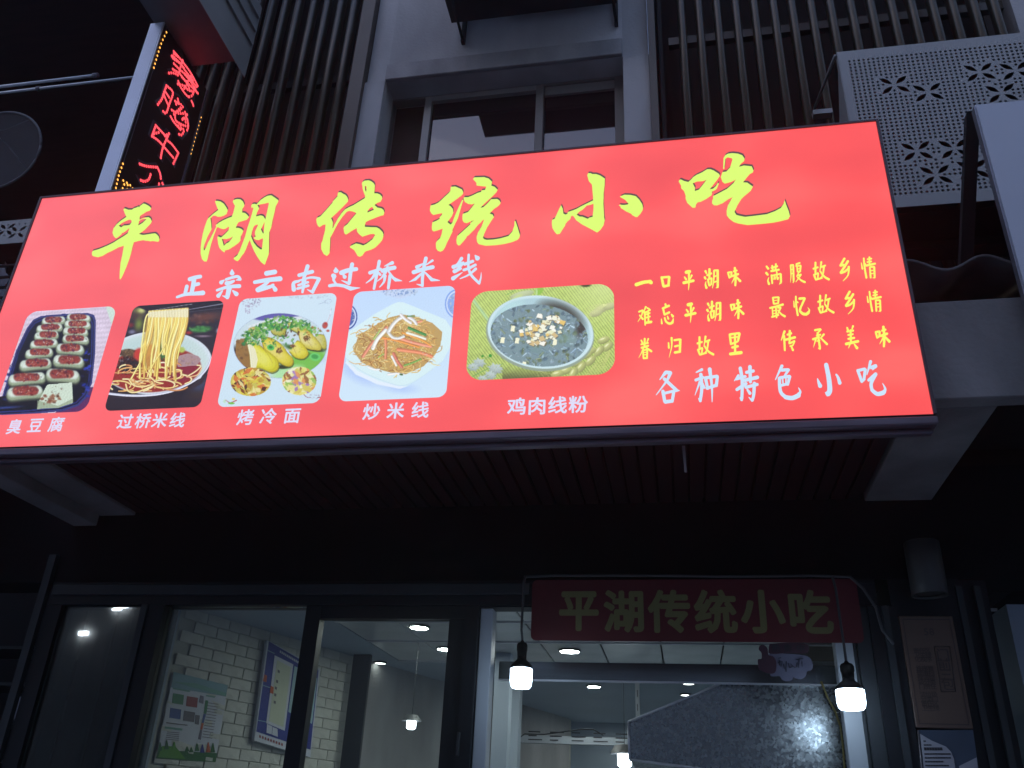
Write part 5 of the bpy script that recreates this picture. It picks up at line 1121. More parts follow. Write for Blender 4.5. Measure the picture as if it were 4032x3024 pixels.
YC = 3.62
cx0, cx1 = xat(*c2(755, 150), YC), xat(*c2(1785, 10), YC); cz0 = (zat(*c2(755, 150), YC) + zat(*c2(1785, 10), YC)) / 2
T_ac = thing('air_conditioner_cover', ((cx0 + cx1) / 2, 3.4, cz0), 'dark boxy air conditioner cover on wall brackets above the upper window', 'ac cover')
perforated('bottom_panel', cx0, cx1, 0, .52, 0, cx0 + .04, cx1 - .04, .10, .46, .030, .0075, [(cx0 + .25, .30, 1), (cx1 - .25, .30, 1), ((cx0 + cx1) / 2, .25, 1)], .07, T_ac)
bp = [o for o in T_ac.children][0]; bp.data.materials.clear(); bp.data.materials.append(MAT['acdark'])
bp.rotation_euler = (math.radians(90), 0, 0); bp.location = (0, YC - 3.4, .0)
box('front_panel', cx0, cx1, YC - .53, YC - .524, cz0, cz0 + .75, 'acpanel', T_ac); box('side_panel', cx0, cx0 + .004, YC - .523, YC, cz0 + .004, cz0 + .75, 'acpanel', T_ac)
box('side_panel', cx1 - .004, cx1, YC - .523, YC, cz0 + .004, cz0 + .75, 'acpanel', T_ac)
box('outdoor_unit', cx0 + .3, cx1 - .08, YC - .42, YC - .05, cz0 + .06, cz0 + .65, 'acdark', T_ac)
for px0, pxb in ((800, 815), (1768, 1768)):
    xb = xat(*c2(pxb, 200), YC + .04)
    box('wall_bracket', xb + .0, xb + .022, YC + .045, YW - .002, zat(*c2(px0, 285 if px0 < 1000 else 172), YW), cz0 + .3, 'acdark', T_ac)
    tube('bracket_strut', [(xb + .011, YC + .05, zat(*c2(px0, 280 if px0 < 1000 else 170), YW) + .01), (xb - .01, YC - .25, cz0 - .004)], .009, 'acdark', T_ac)

lz = bt + .004
L_ac = thing('air_conditioner_cover', (-2.45, 3.2, lz), 'dark boxed cover projecting above the blade sign at upper left', 'ac cover')
rx = float(atZ(*c1(1240, 0), lz)[0])
r2 = atZ(*c1(1465, 380), lz)
box('bottom_panel', XB - .06, r2[0], 2.2, float(r2[1]), lz, lz + .02, 'casing2', L_ac, 'dark underside')
box('side_panel', r2[0] + .001, r2[0] + .004, 2.2, float(r2[1]) + .12, lz - .012, lz + .6, 'acpanel', L_ac, 'blue grey side')
for k in range(3): box('side_rib', r2[0] + .0045, r2[0] + .02, 2.2, float(r2[1]) + .10, lz + .24 + k * .12, lz + .262 + k * .12, 'acpanel', L_ac)

# perforated strip and grille at the far left edge
YG = 3.25
s_ = [atY(*c1(*p_), YG) for p_ in ((190, 1362), (0, 1378), (130, 1508), (0, 1520))]
LP = thing('perforated_screen', (-3.7, YG, s_[2][2]), 'pale perforated strip with flower cut-outs left of the lit sign', 'screen')
pz1 = (s_[0][2] + s_[1][2]) / 2; pz0 = (s_[2][2] + s_[3][2]) / 2
fc = [atY(*c1(40, 1430), YG), atY(*c1(110, 1445), YG)]
perforated('front_panel', -4.6, -2.78, pz0, pz1, YG, -4.55, -2.82, pz0 + .035, pz1 - .03, .035, .005, [(f_[0], f_[2], 1) for f_ in fc] + [(f_[0] - .5, f_[2], 1) for f_ in fc] + [(f_[0] + .42, f_[2], 1) for f_ in fc], .052, LP)
GR = thing('window_grille', (-3.6, 3.5, zat(0, 1230, 3.5)), 'dark horizontal bars left of the lit sign', 'grille')
for k, yy in enumerate((1048, 1092, 1132, 1172, 1212)): 
    a = atY(10, yy, 3.5); tube('bar', [(-4.8, 3.5, a[2]), (-2.8, 3.5, a[2])], .009, 'acdark', GR)
for k in range(2): tube('upright', [(-4.3 + k * 1.35, 3.515, zat(0, 1240, 3.5)), (-4.3 + k * 1.35, 3.515, zat(0, 1000, 3.5))], .011, 'acdark', GR)
cl = []
for i in range(14):
    for j in range(9):
        a = atY(*c4(-60 + j * 9, 40 + i * 22), 3.56); cl.append((a[0], 3.6 + .02 * math.sin(j * 2.1 + i), a[2] + .01 * math.sin(i * 1.7 + j)))
tag(obj('hanging_cloth', cl, [(i * 9 + j, i * 9 + j + 1, (i + 1) * 9 + j + 1, (i + 1) * 9 + j) for i in range(13) for j in range(8)], MAT['cloth'], smooth=True), 'crumpled pale cloth behind the bars at the left edge', 'cloth')

# ------------------------------------------------------------------ neighbour's unlit sign, brace, corrugated sheet
YN = YS + .0
nx0 = xat(3838, 411, YN); nz1 = zat(3838, 411, YN)
NS = thing('unlit_neighbour_sign', (nx0 + 1, YN, nz1 - 1.2), 'blank pale blue white sign box at the right edge', 'sign')
box('face', nx0, nx0 + 2.4, YN, YN + .018, nz1 - 1.22, nz1, 'whitebox', NS, bev=.003)
box('edge_trim', nx0 - .007, nx0 - .001, YN - .002, YN + .026, nz1 - 1.22, nz1 - .012, 'alud', NS); box('cabinet', nx0 + .10, nx0 + 2.4, YN + .019, YN + .10, nz1 - 1.2, nz1 - .03, 'acdark', NS)
t0 = atY(*c3(1890, 712), YN + .13); t1 = atY(*c6(1845, 150), YN + .52)
v = []
for (q_, dx) in ((t0, 0), (t1, 0)):
    for (ax, ay) in ((-.024, -.02), (.024, -.02), (.024, .02), (-.024, .02)): v.append((q_[0] + ax, q_[1] + ay, q_[2]))
obj('brace', v, [(0, 1, 2, 3), (7, 6, 5, 4), (0, 4, 5, 1), (1, 5, 6, 2), (2, 6, 7, 3), (3, 7, 4, 0)], MAT['acdark'], NS, 'square brace behind the sign')
v = []; f = []; nn = 90; a0 = atY(*c6(1500, 170), 2.95); hz = a0[2]
for i in range(nn + 1):
    x = .86 + i * .03 * .6; zz = hz + .026 * math.sin((x - .86) * 2 * math.pi / .26 + 1.2)
    v += [(x, 2.84, zz), (x, YW - .01, zz + .20)]
for i in range(nn): f.append((2 * i, 2 * i + 2, 2 * i + 3, 2 * i + 1))
co = obj('corrugated_roof_sheet', v, f, MAT['corr'], smooth=True); tag(co, 'dark corrugated roofing sheet between the red sign and the pale sign', 'roof sheet')
co.modifiers.new('sheet', 'SOLIDIFY').thickness = .012

# ------------------------------------------------------------------ slatted screens
def screen(label, xs, pw, zb, zt, Y, cat='slatted screen'):
    t = thing('slatted_screen', ((xs[0] + xs[-1]) / 2, Y, zb), label, cat)
    s0 = None
    for x in xs:
        if s0 is None:
            V = [(x + pw / 2 * abs(math.cos(a)) ** .7 * (1 if math.cos(a) > 0 else -1), Y + .034 * abs(math.sin(a)) ** .7 * (1 if math.sin(a) > 0 else -1), z_) for z_ in (zb, zt) for a in [k * math.pi / 8 for k in range(16)]]
            s0 = obj('slat', V, [(k, (k + 1) % 16, (k + 1) % 16 + 16, k + 16) for k in range(16)] + [tuple(range(16))[::-1], tuple(range(16, 32))], MAT['slat'], t, smooth=True); o0 = WO[s0.name]; x00 = x
        else:
            c_ = share(s0, 'slat', (o0[0] + x - x00 + random.uniform(-.003, .003), o0[1] + random.uniform(-.004, .004), o0[2]), t); c_.rotation_euler = (random.uniform(-.0012, .0012), random.uniform(-.0012, .0012), random.uniform(-.15, .15))
    return t
YL_ = YW - .04
xr = [xat(*c3(x, 10), YL_) for x in (75, 193, 297, 413, 530, 646, 765, 887, 1004, 1126, 1250, 1380, 1512, 1640, 1768, 1892, 2015)]
pr = np.diff(xr).mean(); xr = [xr[0] + i * pr for i in range(17)]
rs = screen('screen of vertical bronze slats right of the upper window', xr, .046, ZS + .4, 9.0, YL_)
rz = (zat(*c3(60, 270), YW + .08) + zat(*c3(1200, 140), YW + .08)) / 2
box('cross_rail', xr[0] - .08, xr[-1] + .1, YW + .06, YW + .10, rz - .03, rz + .03, 'post', rs)
box('cross_rail', xr[0] - .08, xr[-1] + .1, YW + .06, YW + .10, rz - 1.9, rz - 1.84, 'post', rs)
box('end_post', Xr + .004, xat(*c2(2035, 500), YW - .05), YW - .06, YW + .05, ZS + .4, 9, 'post', rs, 'flat end post')
box('end_post', Xr + .004 + .06, xat(*c2(2080, 500), YW), YW + .06, YW + .3, ZS + .4, 9, 'acdark', rs)
xl = [xat(*c1(x, 800), YL_) for x in (1330, 1430, 1530, 1622, 1718, 1815, 1910, 1990, 2075)]
pl_ = np.diff(xl).mean(); xl = [xl[0] + (i - 2) * pl_ for i in range(11)]
ls = screen('screen of vertical bronze slats left of the upper window', xl, .046, ZS + .4, 9.0, YL_)
box('end_post', xat(*c2(55, 900), YW - .05), Xl - .004, YW - .06, YW + .05, ZS + .4, 9, 'post', ls, 'flat end post')
box('cross_rail', xl[0] - .05, Xl - .08, YW + .06, YW + .10, rz - .03, rz + .03, 'acdark', ls)

# ------------------------------------------------------------------ poles and mesh hoop, far left
a = atY(*c1(0, 545), 3.3); b = atY(*c1(590, 465), 3.3)
P1 = thing('drying_pole', (-3.6, 3.3, b[2]), 'shorter upper metal pole with an end cap left of the blade sign', 'pole')
tube('rod', [(-5.4, 3.3, (a[2] + b[2]) / 2), (b[0], 3.3, (a[2] + b[2]) / 2)], .010, 'alu', P1); tube('end_cap', [(b[0] - .01, 3.3, (a[2] + b[2]) / 2), (b[0] + .025, 3.3, (a[2] + b[2]) / 2)], .015, 'ledline', P1)
a = atY(*c1(0, 583), 3.3); b = atY(*c1(860, 474), 3.3)
P2 = thing('drying_pole', (-3.6, 3.3, b[2]), 'longer lower metal pole running behind the blade sign', 'pole')
tube('rod', [(-5.4, 3.3, (a[2] + b[2]) / 2), (b[0] + .25, 3.3, (a[2] + b[2]) / 2)], .0085, 'alu', P2)
q = atY(*c1(238, 552), 3.3); tube('joint', [(q[0] - .012, 3.3, (a[2] + b[2]) / 2), (q[0] + .012, 3.3, (a[2] + b[2]) / 2)], .014, 'ledline', P2)
hc = atY(*c1(-20, 935), 3.1); HO = thing('mesh_hoop', (hc[0], 3.1, hc[2] - .3), 'round dark wire hoop with a thin grey mesh at the left edge', 'hoop')
hr = atY(*c1(225, 980), 3.1)[0] - hc[0]; vz = atY(*c1(60, 1118), 3.1); hh = hc[2] - vz[2]
pts = [(hc[0] + hr * math.cos(t * math.pi / 24), 3.1 - .05 * math.sin(t * math.pi / 24), hc[2] + hh * 1.02 * math.sin(t * math.pi / 24)) for t in range(49)]
tube('rim', pts, .007, 'hoop', HO, n=6)
tube('rib', [(hc[0] - hr * .8, 3.07, hc[2] + hh * .6), (hc[0], 3.09, hc[2] + hh * .62), (hc[0] + hr * .62, 3.07, hc[2] + hh * .78)], .003, 'hoop', HO, n=5)
tube('rib', [(hc[0] - hr * .5, 3.06, hc[2] + hh * .86), (hc[0] + hr * .15, 3.11, hc[2] + hh * .2), (hc[0] + hr * .78, 3.13, hc[2] - hh * .60)], .003, 'hoop', HO, n=5)
nm_ = bpy.data.materials.new('thin_mesh'); nm_.use_nodes = True; pb = nm_.node_tree.nodes['Principled BSDF']; pb.inputs['Base Color'].default_value = (.12, .12, .13, 1); pb.inputs['Alpha'].default_value = .45; pb.inputs['Roughness'].default_value = .9
obj('net', [(hc[0], 3.12, hc[2])] + pts[:-1], [(0, i + 1, (i + 1) % 48 + 1) for i in range(48)], nm_, HO)

# ------------------------------------------------------------------ glazed shop front
SF = thing('glazed_shop_front', (-.9, YW + .05, 0), 'dark framed sliding glass shop front under the eave', 'shop front')
def stile(pt, pb_, pt2, pb2, y0, y1, z0, z1, m='doorframe', label=None, name='stile'):
    x0 = (xat(*pt, YW) + xat(*pb_, YW)) / 2; x1 = (xat(*pt2, YW) + xat(*pb2, YW)) / 2
    return box(name, x0, x1, y0, y1, z0, z1, m, SF, label, bev=.003)
hz1 = zat(*c7(1400, 525), YW); hz0 = zat(*c7(1400, 590), YW); oz = zat(*c7(1400, 648), YW); oz3 = zat(*c8(400, 731), YW)
kz = zat(*c8(1100, 662), YW)
x_a = xL; x_r = xat(*c9(1330, 1200), YW) + .03
box('head_rail', x_a, x_r, YW - .012, YW + .10, hz1, fz - .002, 'doorframe', SF, 'dark head rail')
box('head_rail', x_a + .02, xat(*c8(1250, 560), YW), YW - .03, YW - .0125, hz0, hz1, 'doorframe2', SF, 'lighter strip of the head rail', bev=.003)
box('head_rail', x_a, x_r, YW - .012, YW + .10, oz + .001, hz1 - .001, 'doorframe', SF)
xa = [xat(*c7(370, 645), YW), xat(*c7(888, 680), YW), xat(*c7(1030, 650), YW), xat(*c7(1912, 652), YW), xat(*c7(1992, 735), YW), xat(*c8(742, 733), YW), xat(*c8(935, 665), YW), xat(*c8(1012, 665), YW)]
box('stile', xL + .001, xa[0] + .02, YW - .01, YW + .06, 0, oz, 'doorframe', SF)
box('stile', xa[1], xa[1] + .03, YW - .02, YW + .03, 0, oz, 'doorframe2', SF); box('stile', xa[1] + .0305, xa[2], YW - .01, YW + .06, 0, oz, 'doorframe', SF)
box('stile', xa[3], xa[4], YW - .005, YW + .05, 0, oz, 'doorframe', SF)
box('sash_head', xa[4] + .0005, xa[6] - .001, YW - .002, YW + .045, oz3, oz, 'doorframe', SF)
box('stile', xa[5], xa[5] + (xa[6] - xa[5]) * .55, YW - .0, YW + .045, 0, oz3 - .001, 'doorframe', SF); box('stile', xa[5] + (xa[6] - xa[5]) * .56, xa[6] - .002, YW - .02, YW + .06, 0, oz3 - .001, 'doorframe', SF)
box('pull_handle', xat(*c8(810, 1450), YW) - .006, xat(*c8(810, 1450), YW) + .006, YW - .035, YW - .021, zat(*c8(805, 1590), YW), zat(*c8(810, 1440), YW), 'doorframe2', SF, bev=.003)
box('white_post', xa[6], xa[7], YW + .01, YW + .09, 0, kz, 'whitepost', SF, 'white coated post right of the sliding pane', bev=.003)
box('head_rail', xa[6], x_r, YW - .008, YW + .08, kz + .001, oz, 'doorframe', SF)
rx0, rx1, rx2 = xat(*c9(1042, 900), YW), xat(*c9(1172, 900), YW), xat(*c9(1262, 900), YW)
box('white_post', rx0, rx1, YW + .02, YW + .09, 0, kz, 'whitepost', SF, 'white coated post right of the kitchen window', bev=.003)
box('post_edge', rx1 - .012, rx1 - .002, YW + .012, YW + .0195, 0, kz, 'doorframe2', SF)
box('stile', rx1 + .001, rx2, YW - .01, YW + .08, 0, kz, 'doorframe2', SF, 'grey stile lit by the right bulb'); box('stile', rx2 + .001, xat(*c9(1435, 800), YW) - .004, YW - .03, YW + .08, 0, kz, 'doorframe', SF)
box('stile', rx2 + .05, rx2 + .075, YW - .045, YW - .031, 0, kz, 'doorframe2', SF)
box('pane', xa[0] + .02, xa[1], YW + .015, YW + .021, 0, oz, 'glassdim', SF, 'dim left pane with strip reflections'); box('pane', xa[2], xa[3], YW + .03, YW + .036, 0, oz, 'glass', SF)
box('pane', xa[4], xa[5], YW + .02, YW + .026, 0, oz3, 'glass', SF)
# vertical curtain strips behind the dim pane
cs = thing('strip_curtain', ((xa[0] + xa[1]) / 2, YW + .2, 0), 'translucent vertical strip curtain behind the dim left pane', 'curtain')
wd = (xa[1] - xa[0] + .12) / 7
for k in range(7):
    v = []; f = []
    for j in range(9):
        t = j / 8; x = xa[0] - .03 + (k + t) * wd; y = YW + .15 + .05 * math.sin(math.pi * t) + (.02 if k % 2 else 0); v += [(x, y, .05), (x, y, oz + .03)]
    for j in range(8): f.append((2 * j, 2 * j + 2, 2 * j + 3, 2 * j + 1))
    obj('strip', v, f, MAT['strip'], cs, smooth=True)

# ------------------------------------------------------------------ kitchen behind the right opening
YH = 4.05
def hp(pt, cr=c8, Y=None): q_ = atY(*cr(*pt), Y or YH); return (q_[0], q_[2])
HD = thing('range_hood', (.1, YH, 1.6), 'galvanised range hood with a stainless rim behind the kitchen window', 'range hood')
rt = zat(*c8(1500, 1003), YH - .05); rb = zat(*c8(1500, 1120), YH - .05)
box('steel_rim', xa[7] - .02, rx0 + .12, YH - .06, YH - .03, rb, rt, 'steel', HD, 'polished steel rim', bev=.002)
box('rim_lip', xa[7] - .02, rx0 + .12, YH - .066, YH - .0605, rb - .004, rb + .004, 'alu', HD)
A_, B_, C_, D_, E_, F_ = hp((1856, 1378)), hp((372, 1120), c9), hp((1300, 1120), c9), hp((1300, 1900), c9), hp((2330, 1668)), hp((1866, 1612))
prism('body_panel', [A_, B_, C_, D_, E_, F_], YH - .025, YH + .5, 'galv', HD, 'spangled galvanised panel')
for u, v_ in ((A_, B_), (A_, F_), (F_, E_)):
    tube('panel_edge', [(u[0], YH - .03, u[1]), (v_[0], YH - .03, v_[1])], .006, 'alu', HD, n=6)
# door header with its printed protective film, seen below the hood
YD = 6.6
q0, q1 = atY(*c8(1165, 1452), YD), atY(*c8(1855, 1468), YD); q2 = atY(*c8(1170, 1500), YD)
DF = thing('inner_door_frame', ((q0[0] + q1[0]) / 2, YD, 0), 'white inner door frame still in printed protective film', 'door frame')
box('header', q0[0], q1[0] + .6, YD, YD + .06, q2[2], q0[2], 'whitepost', DF)
box('jamb', q0[0] - .10, q0[0] - .001, YD, YD + .06, .03, q0[2], 'whitepost', DF)
for k in range(9):
    x = q0[0] + .08 + k * .155
    for j in range(3): box('film_print', x, x + (.10, .06, .085)[(k + j) % 3], YD - .002, YD - .0005, q2[2] + .018 + j * .026, q2[2] + .026 + j * .026, 'ink', DF)
v0 = atY(*c8(1897, 1130), YD - 1); v1 = atY(*c8(1922, 1130), YD - 1)
FP = thing('film_wrapped_post', (v0[0], YD - 1, .03), 'thin white post with printed film left of the hood', 'post')
box('post', v0[0], v1[0], YD - 1, YD - .97, .03, CZ - .01, 'whitepost', FP)
for k in range(6): box('film_print', v0[0] + .01, v1[0] - .01, YD - 1.002, YD - 1.0005, 2.0 + k * .08, 2.04 + k * .08, 'ink', FP)
# wall angles in the back
for (px_, w_, Y_) in ((1060, .09, 5.2), (1150, .05, 5.6)):
    q_ = atY(*c8(px_, 1300), Y_); tag(box('wall_pilaster', q_[0] - w_ / 2, q_[0] + w_ / 2, Y_, Y_ + .1, .03, CZ - .003, 'whitewall'), 'pale vertical %s beside the white post' % ('pilaster' if w_ > .06 else 'narrow strip'), 'pilaster')
tag(box('interior_pillar', xat(*c8(170, 760), 5.3), xat(*c8(275, 760), 5.3), 5.3, 5.33, .03, CZ - .003, 'doorframe2'), 'dark square pillar inside, seen through the sliding pane', 'pillar')
# a small lamp inside, and a pane reflection built as a lamp
def cage_lamp(pt, Y, label, s=1.0):
    q_ = atY(*c8(*pt), Y); t = thing('caged_lamp', (q_[0], Y, q_[2] - .04), label, 'lamp')
    lathe('shade', [(.075 * s, .035 * s), (.05 * s, .075 * s), (.02 * s, .08 * s)], (q_[0], Y, q_[2] - .01), 'cord', t, n=10)
    lathe('globe', [(.02 * s, -.035 * s), (.034 * s, -.025 * s), (.036 * s, .03 * s)], (q_[0], Y, q_[2]), 'smalllamp', t, n=14)
    tube('stem', [(q_[0], Y, q_[2] + .06 * s), (q_[0], Y, CZ - .004)], .0018, 'cord', t, n=5)
MAT['glasslike'] = MAT['alu']
cage_lamp((505, 1387), 4.9, 'small lit lamp standing in for a reflection in the sliding pane', .75)  # stands in for a bulb's reflection on the glass
cage_lamp((1832, 1610), 6.2, 'small lit lamp low beside the hood corner', 1.3)
tube('loose_wire', [tuple(atY(*c8(*p_), 6.0)) for p_ in ((1120, 1700), (1120, 1580), (1150, 1490), (1210, 1447), (1330, 1450), (1480, 1430), (1560, 1418), (1640, 1420), (1700, 1455))], .004, 'cord')
tag(bpy.data.objects['loose_wire'], 'thin dark wire looping over the inner door header', 'wire')
w3 = obj('yellow_wire', *tube_vf([tuple(atY(*c9(*p_), YH - .08)) for p_ in ((950, 1120), (990, 1220), (1040, 1310), (1070, 1400), (1085, 1520), (1095, 1650), (1100, 1750))], .0045, 6), MAT['cordy'], smooth=True); tag(w3, 'thin yellow wire hanging beside the right post', 'wire')

# ------------------------------------------------------------------ hanging red banner
YR = YW - .075
a = atY(*c8(1257, 482), YR); b = atY(*c9(1172, 490), YR); c_ = atY(*c8(1250, 865), YR); d_ = atY(*c9(1215, 880), YR)
bx0, bx1, bz1, bz0 = (a[0] + c_[0]) / 2, (b[0] + d_[0]) / 2, (a[2] + b[2]) / 2, (c_[2] + d_[2]) / 2
BN = thing('red_banner', ((bx0 + bx1) / 2, YR, bz0), 'unlit dark red banner with dull yellow block characters above the kitchen window', 'banner')
rr = .02; pl2 = []
for cx, cz, a0 in ((bx1 - rr, bz1 - rr, 0), (bx0 + rr, bz1 - rr, 90), (bx0 + rr, bz0 + rr, 180), (bx1 - rr, bz0 + rr, 270)):
    pl2 += [(cx + rr * math.cos(math.radians(a0 + t)), cz + rr * math.sin(math.radians(a0 + t))) for t in (0, 30, 60, 90)]
prism('sheet', pl2, YR, YR + .004, 'banner', BN)
ctr = [c8(1547, 680), c8(1820, 680), (1300 + 2100 * .633 - 0, 2406), c9(290, 690), c9(588, 690), c9(885, 690)]
xs6 = [xat(*q_, YR) for q_ in ctr]; st6 = (xs6[5] - xs6[0]) / 5
zc = zat(*c9(588, 685), YR); hs = zat(*c9(588, 555), YR) - zat(*c9(588, 812), YR)
for k, ch in enumerate('平湖传统小吃'):
    text_char('banner_character', ch, xs6[0] + k * st6, zc, hs * 1.0, YR - .001, 'bannertext', BN, off=.034, wx=.96)
tag(obj('banner_cable', *tube_vf([tuple(atY(*p_, YR - .02)) for p_ in (c8(1205, 470), c8(1400, 462), c9(-100, 462), c9(400, 468), c9(900, 462), c9(1050, 468), c9(1130, 470), c9(1210, 540), c9(1290, 660), c9(1330, 800), c9(1400, 890))], .0055, 6), MAT['cord'], smooth=True), 'thin cable run along the top of the banner and down to the right', 'cable')

# ------------------------------------------------------------------ two bulbs on cords
def bulb(pt_top, pt_bot, wpx, cordpts, label, tilt, Y):
    a_ = atY(*pt_top, Y); b_ = atY(*pt_bot, Y)
    dist = np.linalg.norm(a_ - C0); R_ = wpx * .5 * dist * .975 / FPX
    h = a_[2] - b_[2]
    t = thing('hanging_bulb', (b_[0], Y, b_[2]), label, 'light bulb', 'bare bulbs hanging on cords in front of the shop')
    o1 = lathe('diffuser', [(R_ * .55, -h * .02), (R_ * .80, 0), (R_ * .93, h * .12), (R_, h * .35), (R_ * 1.0, h * .97), (R_ * .9, h * 1.0)], (a_[0], Y, b_[2]), 'bulb', t)
    o2 = lathe('heat_sink', [(R_ * 1.0, h * 1.003), (R_ * .95, h * 1.16), (R_ * .62, h * 1.36), (R_ * .44, h * 1.46), (R_ * .42, h * 1.60)], (a_[0], Y, b_[2]), 'black', t)
    o3 = lathe('socket', [(R_ * .43, h * 1.601), (R_ * .46, h * 1.9), (R_ * .50, h * 1.95), (R_ * .50, h * 2.2), (R_ * .40, h * 2.32), (R_ * .2, h * 2.38), (R_ * .1, h * 2.48)], (a_[0], Y, b_[2]), 'black', t)
    top = (a_[0], Y, b_[2] + h * 2.47)
    tube('cord', [top] + [tuple(atY(*p_, Y)) for p_ in cordpts], .0052, 'cord', t, n=6)
YB = 3.50
bulb(c8(1190, 1040), c8(1190, 1162), 84, [c8(1190, 800), c8(1200, 620), c8(1204, 500), c8(1215, 466)], 'lit white bulb on a black cord left of the red banner', 0, YB)
bulb(c9(1128, 1172), c9(1140, 1296), 98, [c9(1090, 880), c9(1060, 680), c9(1040, 540), c9(1020, 470)], 'lit white bulb on a black cord in front of the right end of the banner', 0, YB)

# thumb-shaped card hanging under the banner
TH = thing('thumb_up_card', (xat(3120, 2600, YR), YR, zat(3120, 2670, YR)), 'dark thumbs-up card with a cloud shaped note under the red banner', 'card sign')
E4 = (2900, 2460, .2653)
def card(name, pts, y0, y1, m, label=None, cr=E4):
    f_ = crop(*cr); pp = [atY(*f_(x, y), YR) for x, y in catmull(P(pts) + [P(pts)[0]], 3)[:-1]]
    return prism(name, [(q_[0], q_[2]) for q_ in pp], y0, y1, m, TH, label)
card('cloud_note', "480,430 700,425 1000,450 1110,510 1135,620 1110,670 1050,690 1030,760 960,805 870,790 850,770 820,820 750,835 680,815 640,760 560,760 500,740 540,560", YR + .003, YR + .006, 'cloud')
card('title_strip', "490,285 760,265 1040,285 1072,330 1065,400 1000,425 760,420 500,430 478,360", YR - .001, YR + .0025, 'maroon')
card('thumb', "340,320 370,298 420,310 460,360 475,450 540,470 585,540 590,640 560,720 460,720 380,690 330,650 318,580 320,515 370,505 370,420 330,370", YR - .004, YR - .0015, 'maroon')
for ch, x in zip('热卖中', (585, 760, 950)):
    a_ = atY(*crop(*E4)(x, 348), YR); text_char('title_character', ch, a_[0], a_[2], .030, YR - .0018, 'ink', TH, off=.02)
for s_ in ("620,500 660,490", "640,520 640,600", "615,560 680,545 660,620", "740,540 735,700", "700,580 710,650", "770,570 790,640 830,620", "880,520 990,500", "930,500 925,640", "970,540 980,620", "900,560 890,630", "800,580 870,640"):
    f_ = crop(*E4); pp = [atY(*f_(*p_), YR + .001) for p_ in P(s_)]; tube('pen_stroke', [tuple(p_) for p_ in pp], .0012, 'ink', TH, n=4)

# ------------------------------------------------------------------ right side: cylinder lamp, plaque, notice
YY = 3.60
a_ = atY(*c9(1628, 585), YY); r0 = 97 * .633 * np.linalg.norm(a_ - C0) / FPX * .97
hh_ = zat(*c9(1560, 262), YY) - a_[2]
CL = thing('cylinder_lamp', (a_[0], YY, a_[2]), 'unlit pale cylinder wall lamp under the eave right of the banner', 'lamp')
lathe('housing', [(r0 * .88, .012), (r0 * .9, 0), (r0, 0), (r0, hh_), (r0 * .97, hh_ + .003)], tuple(a_), 'lampwhite', CL)
lathe('reflector', [(r0 * .86, .013), (r0 * .6, .04), (r0 * .3, .045)], tuple(a_), 'black', CL)
box('wall_plate', a_[0] - .03, a_[0] + .03, YY + r0 * .9, YW - .002, a_[2] + hh_ * .4, a_[2] + hh_ * .7, 'black', CL)
YP = YW - .03
pc = [atY(*c9(*p_), YP) for p_ in ((1435, 710), (1772, 715), (1893, 1415), (1537, 1408))]
PQ = thing('wooden_menu_plaque', ((pc[0][0] + pc[1][0]) / 2, YP, pc[2][2]), 'dim brown plaque with columns of small characters on the right pier', 'plaque')
px0, px1 = (pc[0][0] + pc[3][0]) / 2, (pc[1][0] + pc[2][0]) / 2; pz1, pz0 = (pc[0][2] + pc[1][2]) / 2, (pc[2][2] + pc[3][2]) / 2
box('board', px0, px1, YP, YP + .02, pz0, pz1, 'plaque', PQ, bev=.003)
for (x0, x1, z0, z1) in ((px0 + .012, px1 - .012, pz1 - .016, pz1 - .012), (px0 + .012, px1 - .012, pz0 + .012, pz0 + .016), (px0 + .012, px0 + .015, pz0 + .017, pz1 - .017), (px1 - .015, px1 - .012, pz0 + .017, pz1 - .017)):
    box('border_line', x0, x1, YP - .0015, YP - .0005, z0, z1, 'plaquetext', PQ)
F5 = crop(3500, 2360, .4003)
def pq(x, y): q_ = atY(*F5(x, y), YP); return q_[0], q_[2]
for ch, (x, y) in zip('58', ((365, 320), (420, 320))): text_char('number', ch, *pq(x, y), .034, YP - .001, 'plaquetext', PQ, off=.02)
for ch, (x, y), sz in zip('门前三包', ((530, 545), (545, 640), (563, 740), (580, 830)), (.045,) * 4): text_char('title_character', ch, *pq(x, y), sz, YP - .001, 'plaquetext', PQ, off=.01)
bxp = [pq(445, 465), pq(598, 465), pq(655, 908), pq(515, 908)]
for u, v_ in zip(bxp, bxp[1:] + bxp[:1]): tube('title_border', [(u[0], YP - .001, u[1]), (v_[0], YP - .001, v_[1])], .0016, 'plaquetext', PQ, n=4)
for gi, (x0, y0, nr, dy, lean) in enumerate(((268, 505, 3, 42, .14), (295, 680, 5, 44, .16), (332, 935, 4, 45, .16))):
    for rI in range(nr):
        for cI in range(3):
            ch = '责任区卫生绿化秩序管理清扫保洁垃圾分类门'[(gi * 7 + rI * 3 + cI) % 20]
            text_char('small_character', ch, *pq(x0 + cI * 57 + rI * dy * lean, y0 + rI * dy), .021, YP - .001, 'plaquetext', PQ, off=.012)
NT = thing('notice_holder', (.95, YP, 1.7), 'dark blue notice holder with curled pale papers under the brown plaque', 'notice')
def nq(x, y, Y=YP): q_ = atY(*F5(x, y), Y); return (q_[0], q_[2])
prism('backing', [nq(285, 1285), nq(830, 1283), nq(960, 2200), nq(380, 2200)], YP + .003, YP + .012, 'blueboard', NT)
prism('paper', [nq(305, 1322), nq(420, 1390), nq(560, 1448), nq(610, 1500), nq(640, 1570), nq(670, 1800), nq(360, 1800)], YP - .001, YP + .001, 'paper', NT)
prism('paper', [nq(690, 1640), nq(862, 1555), nq(890, 1800), nq(720, 1800)], YP - .001, YP + .001, 'paper', NT)
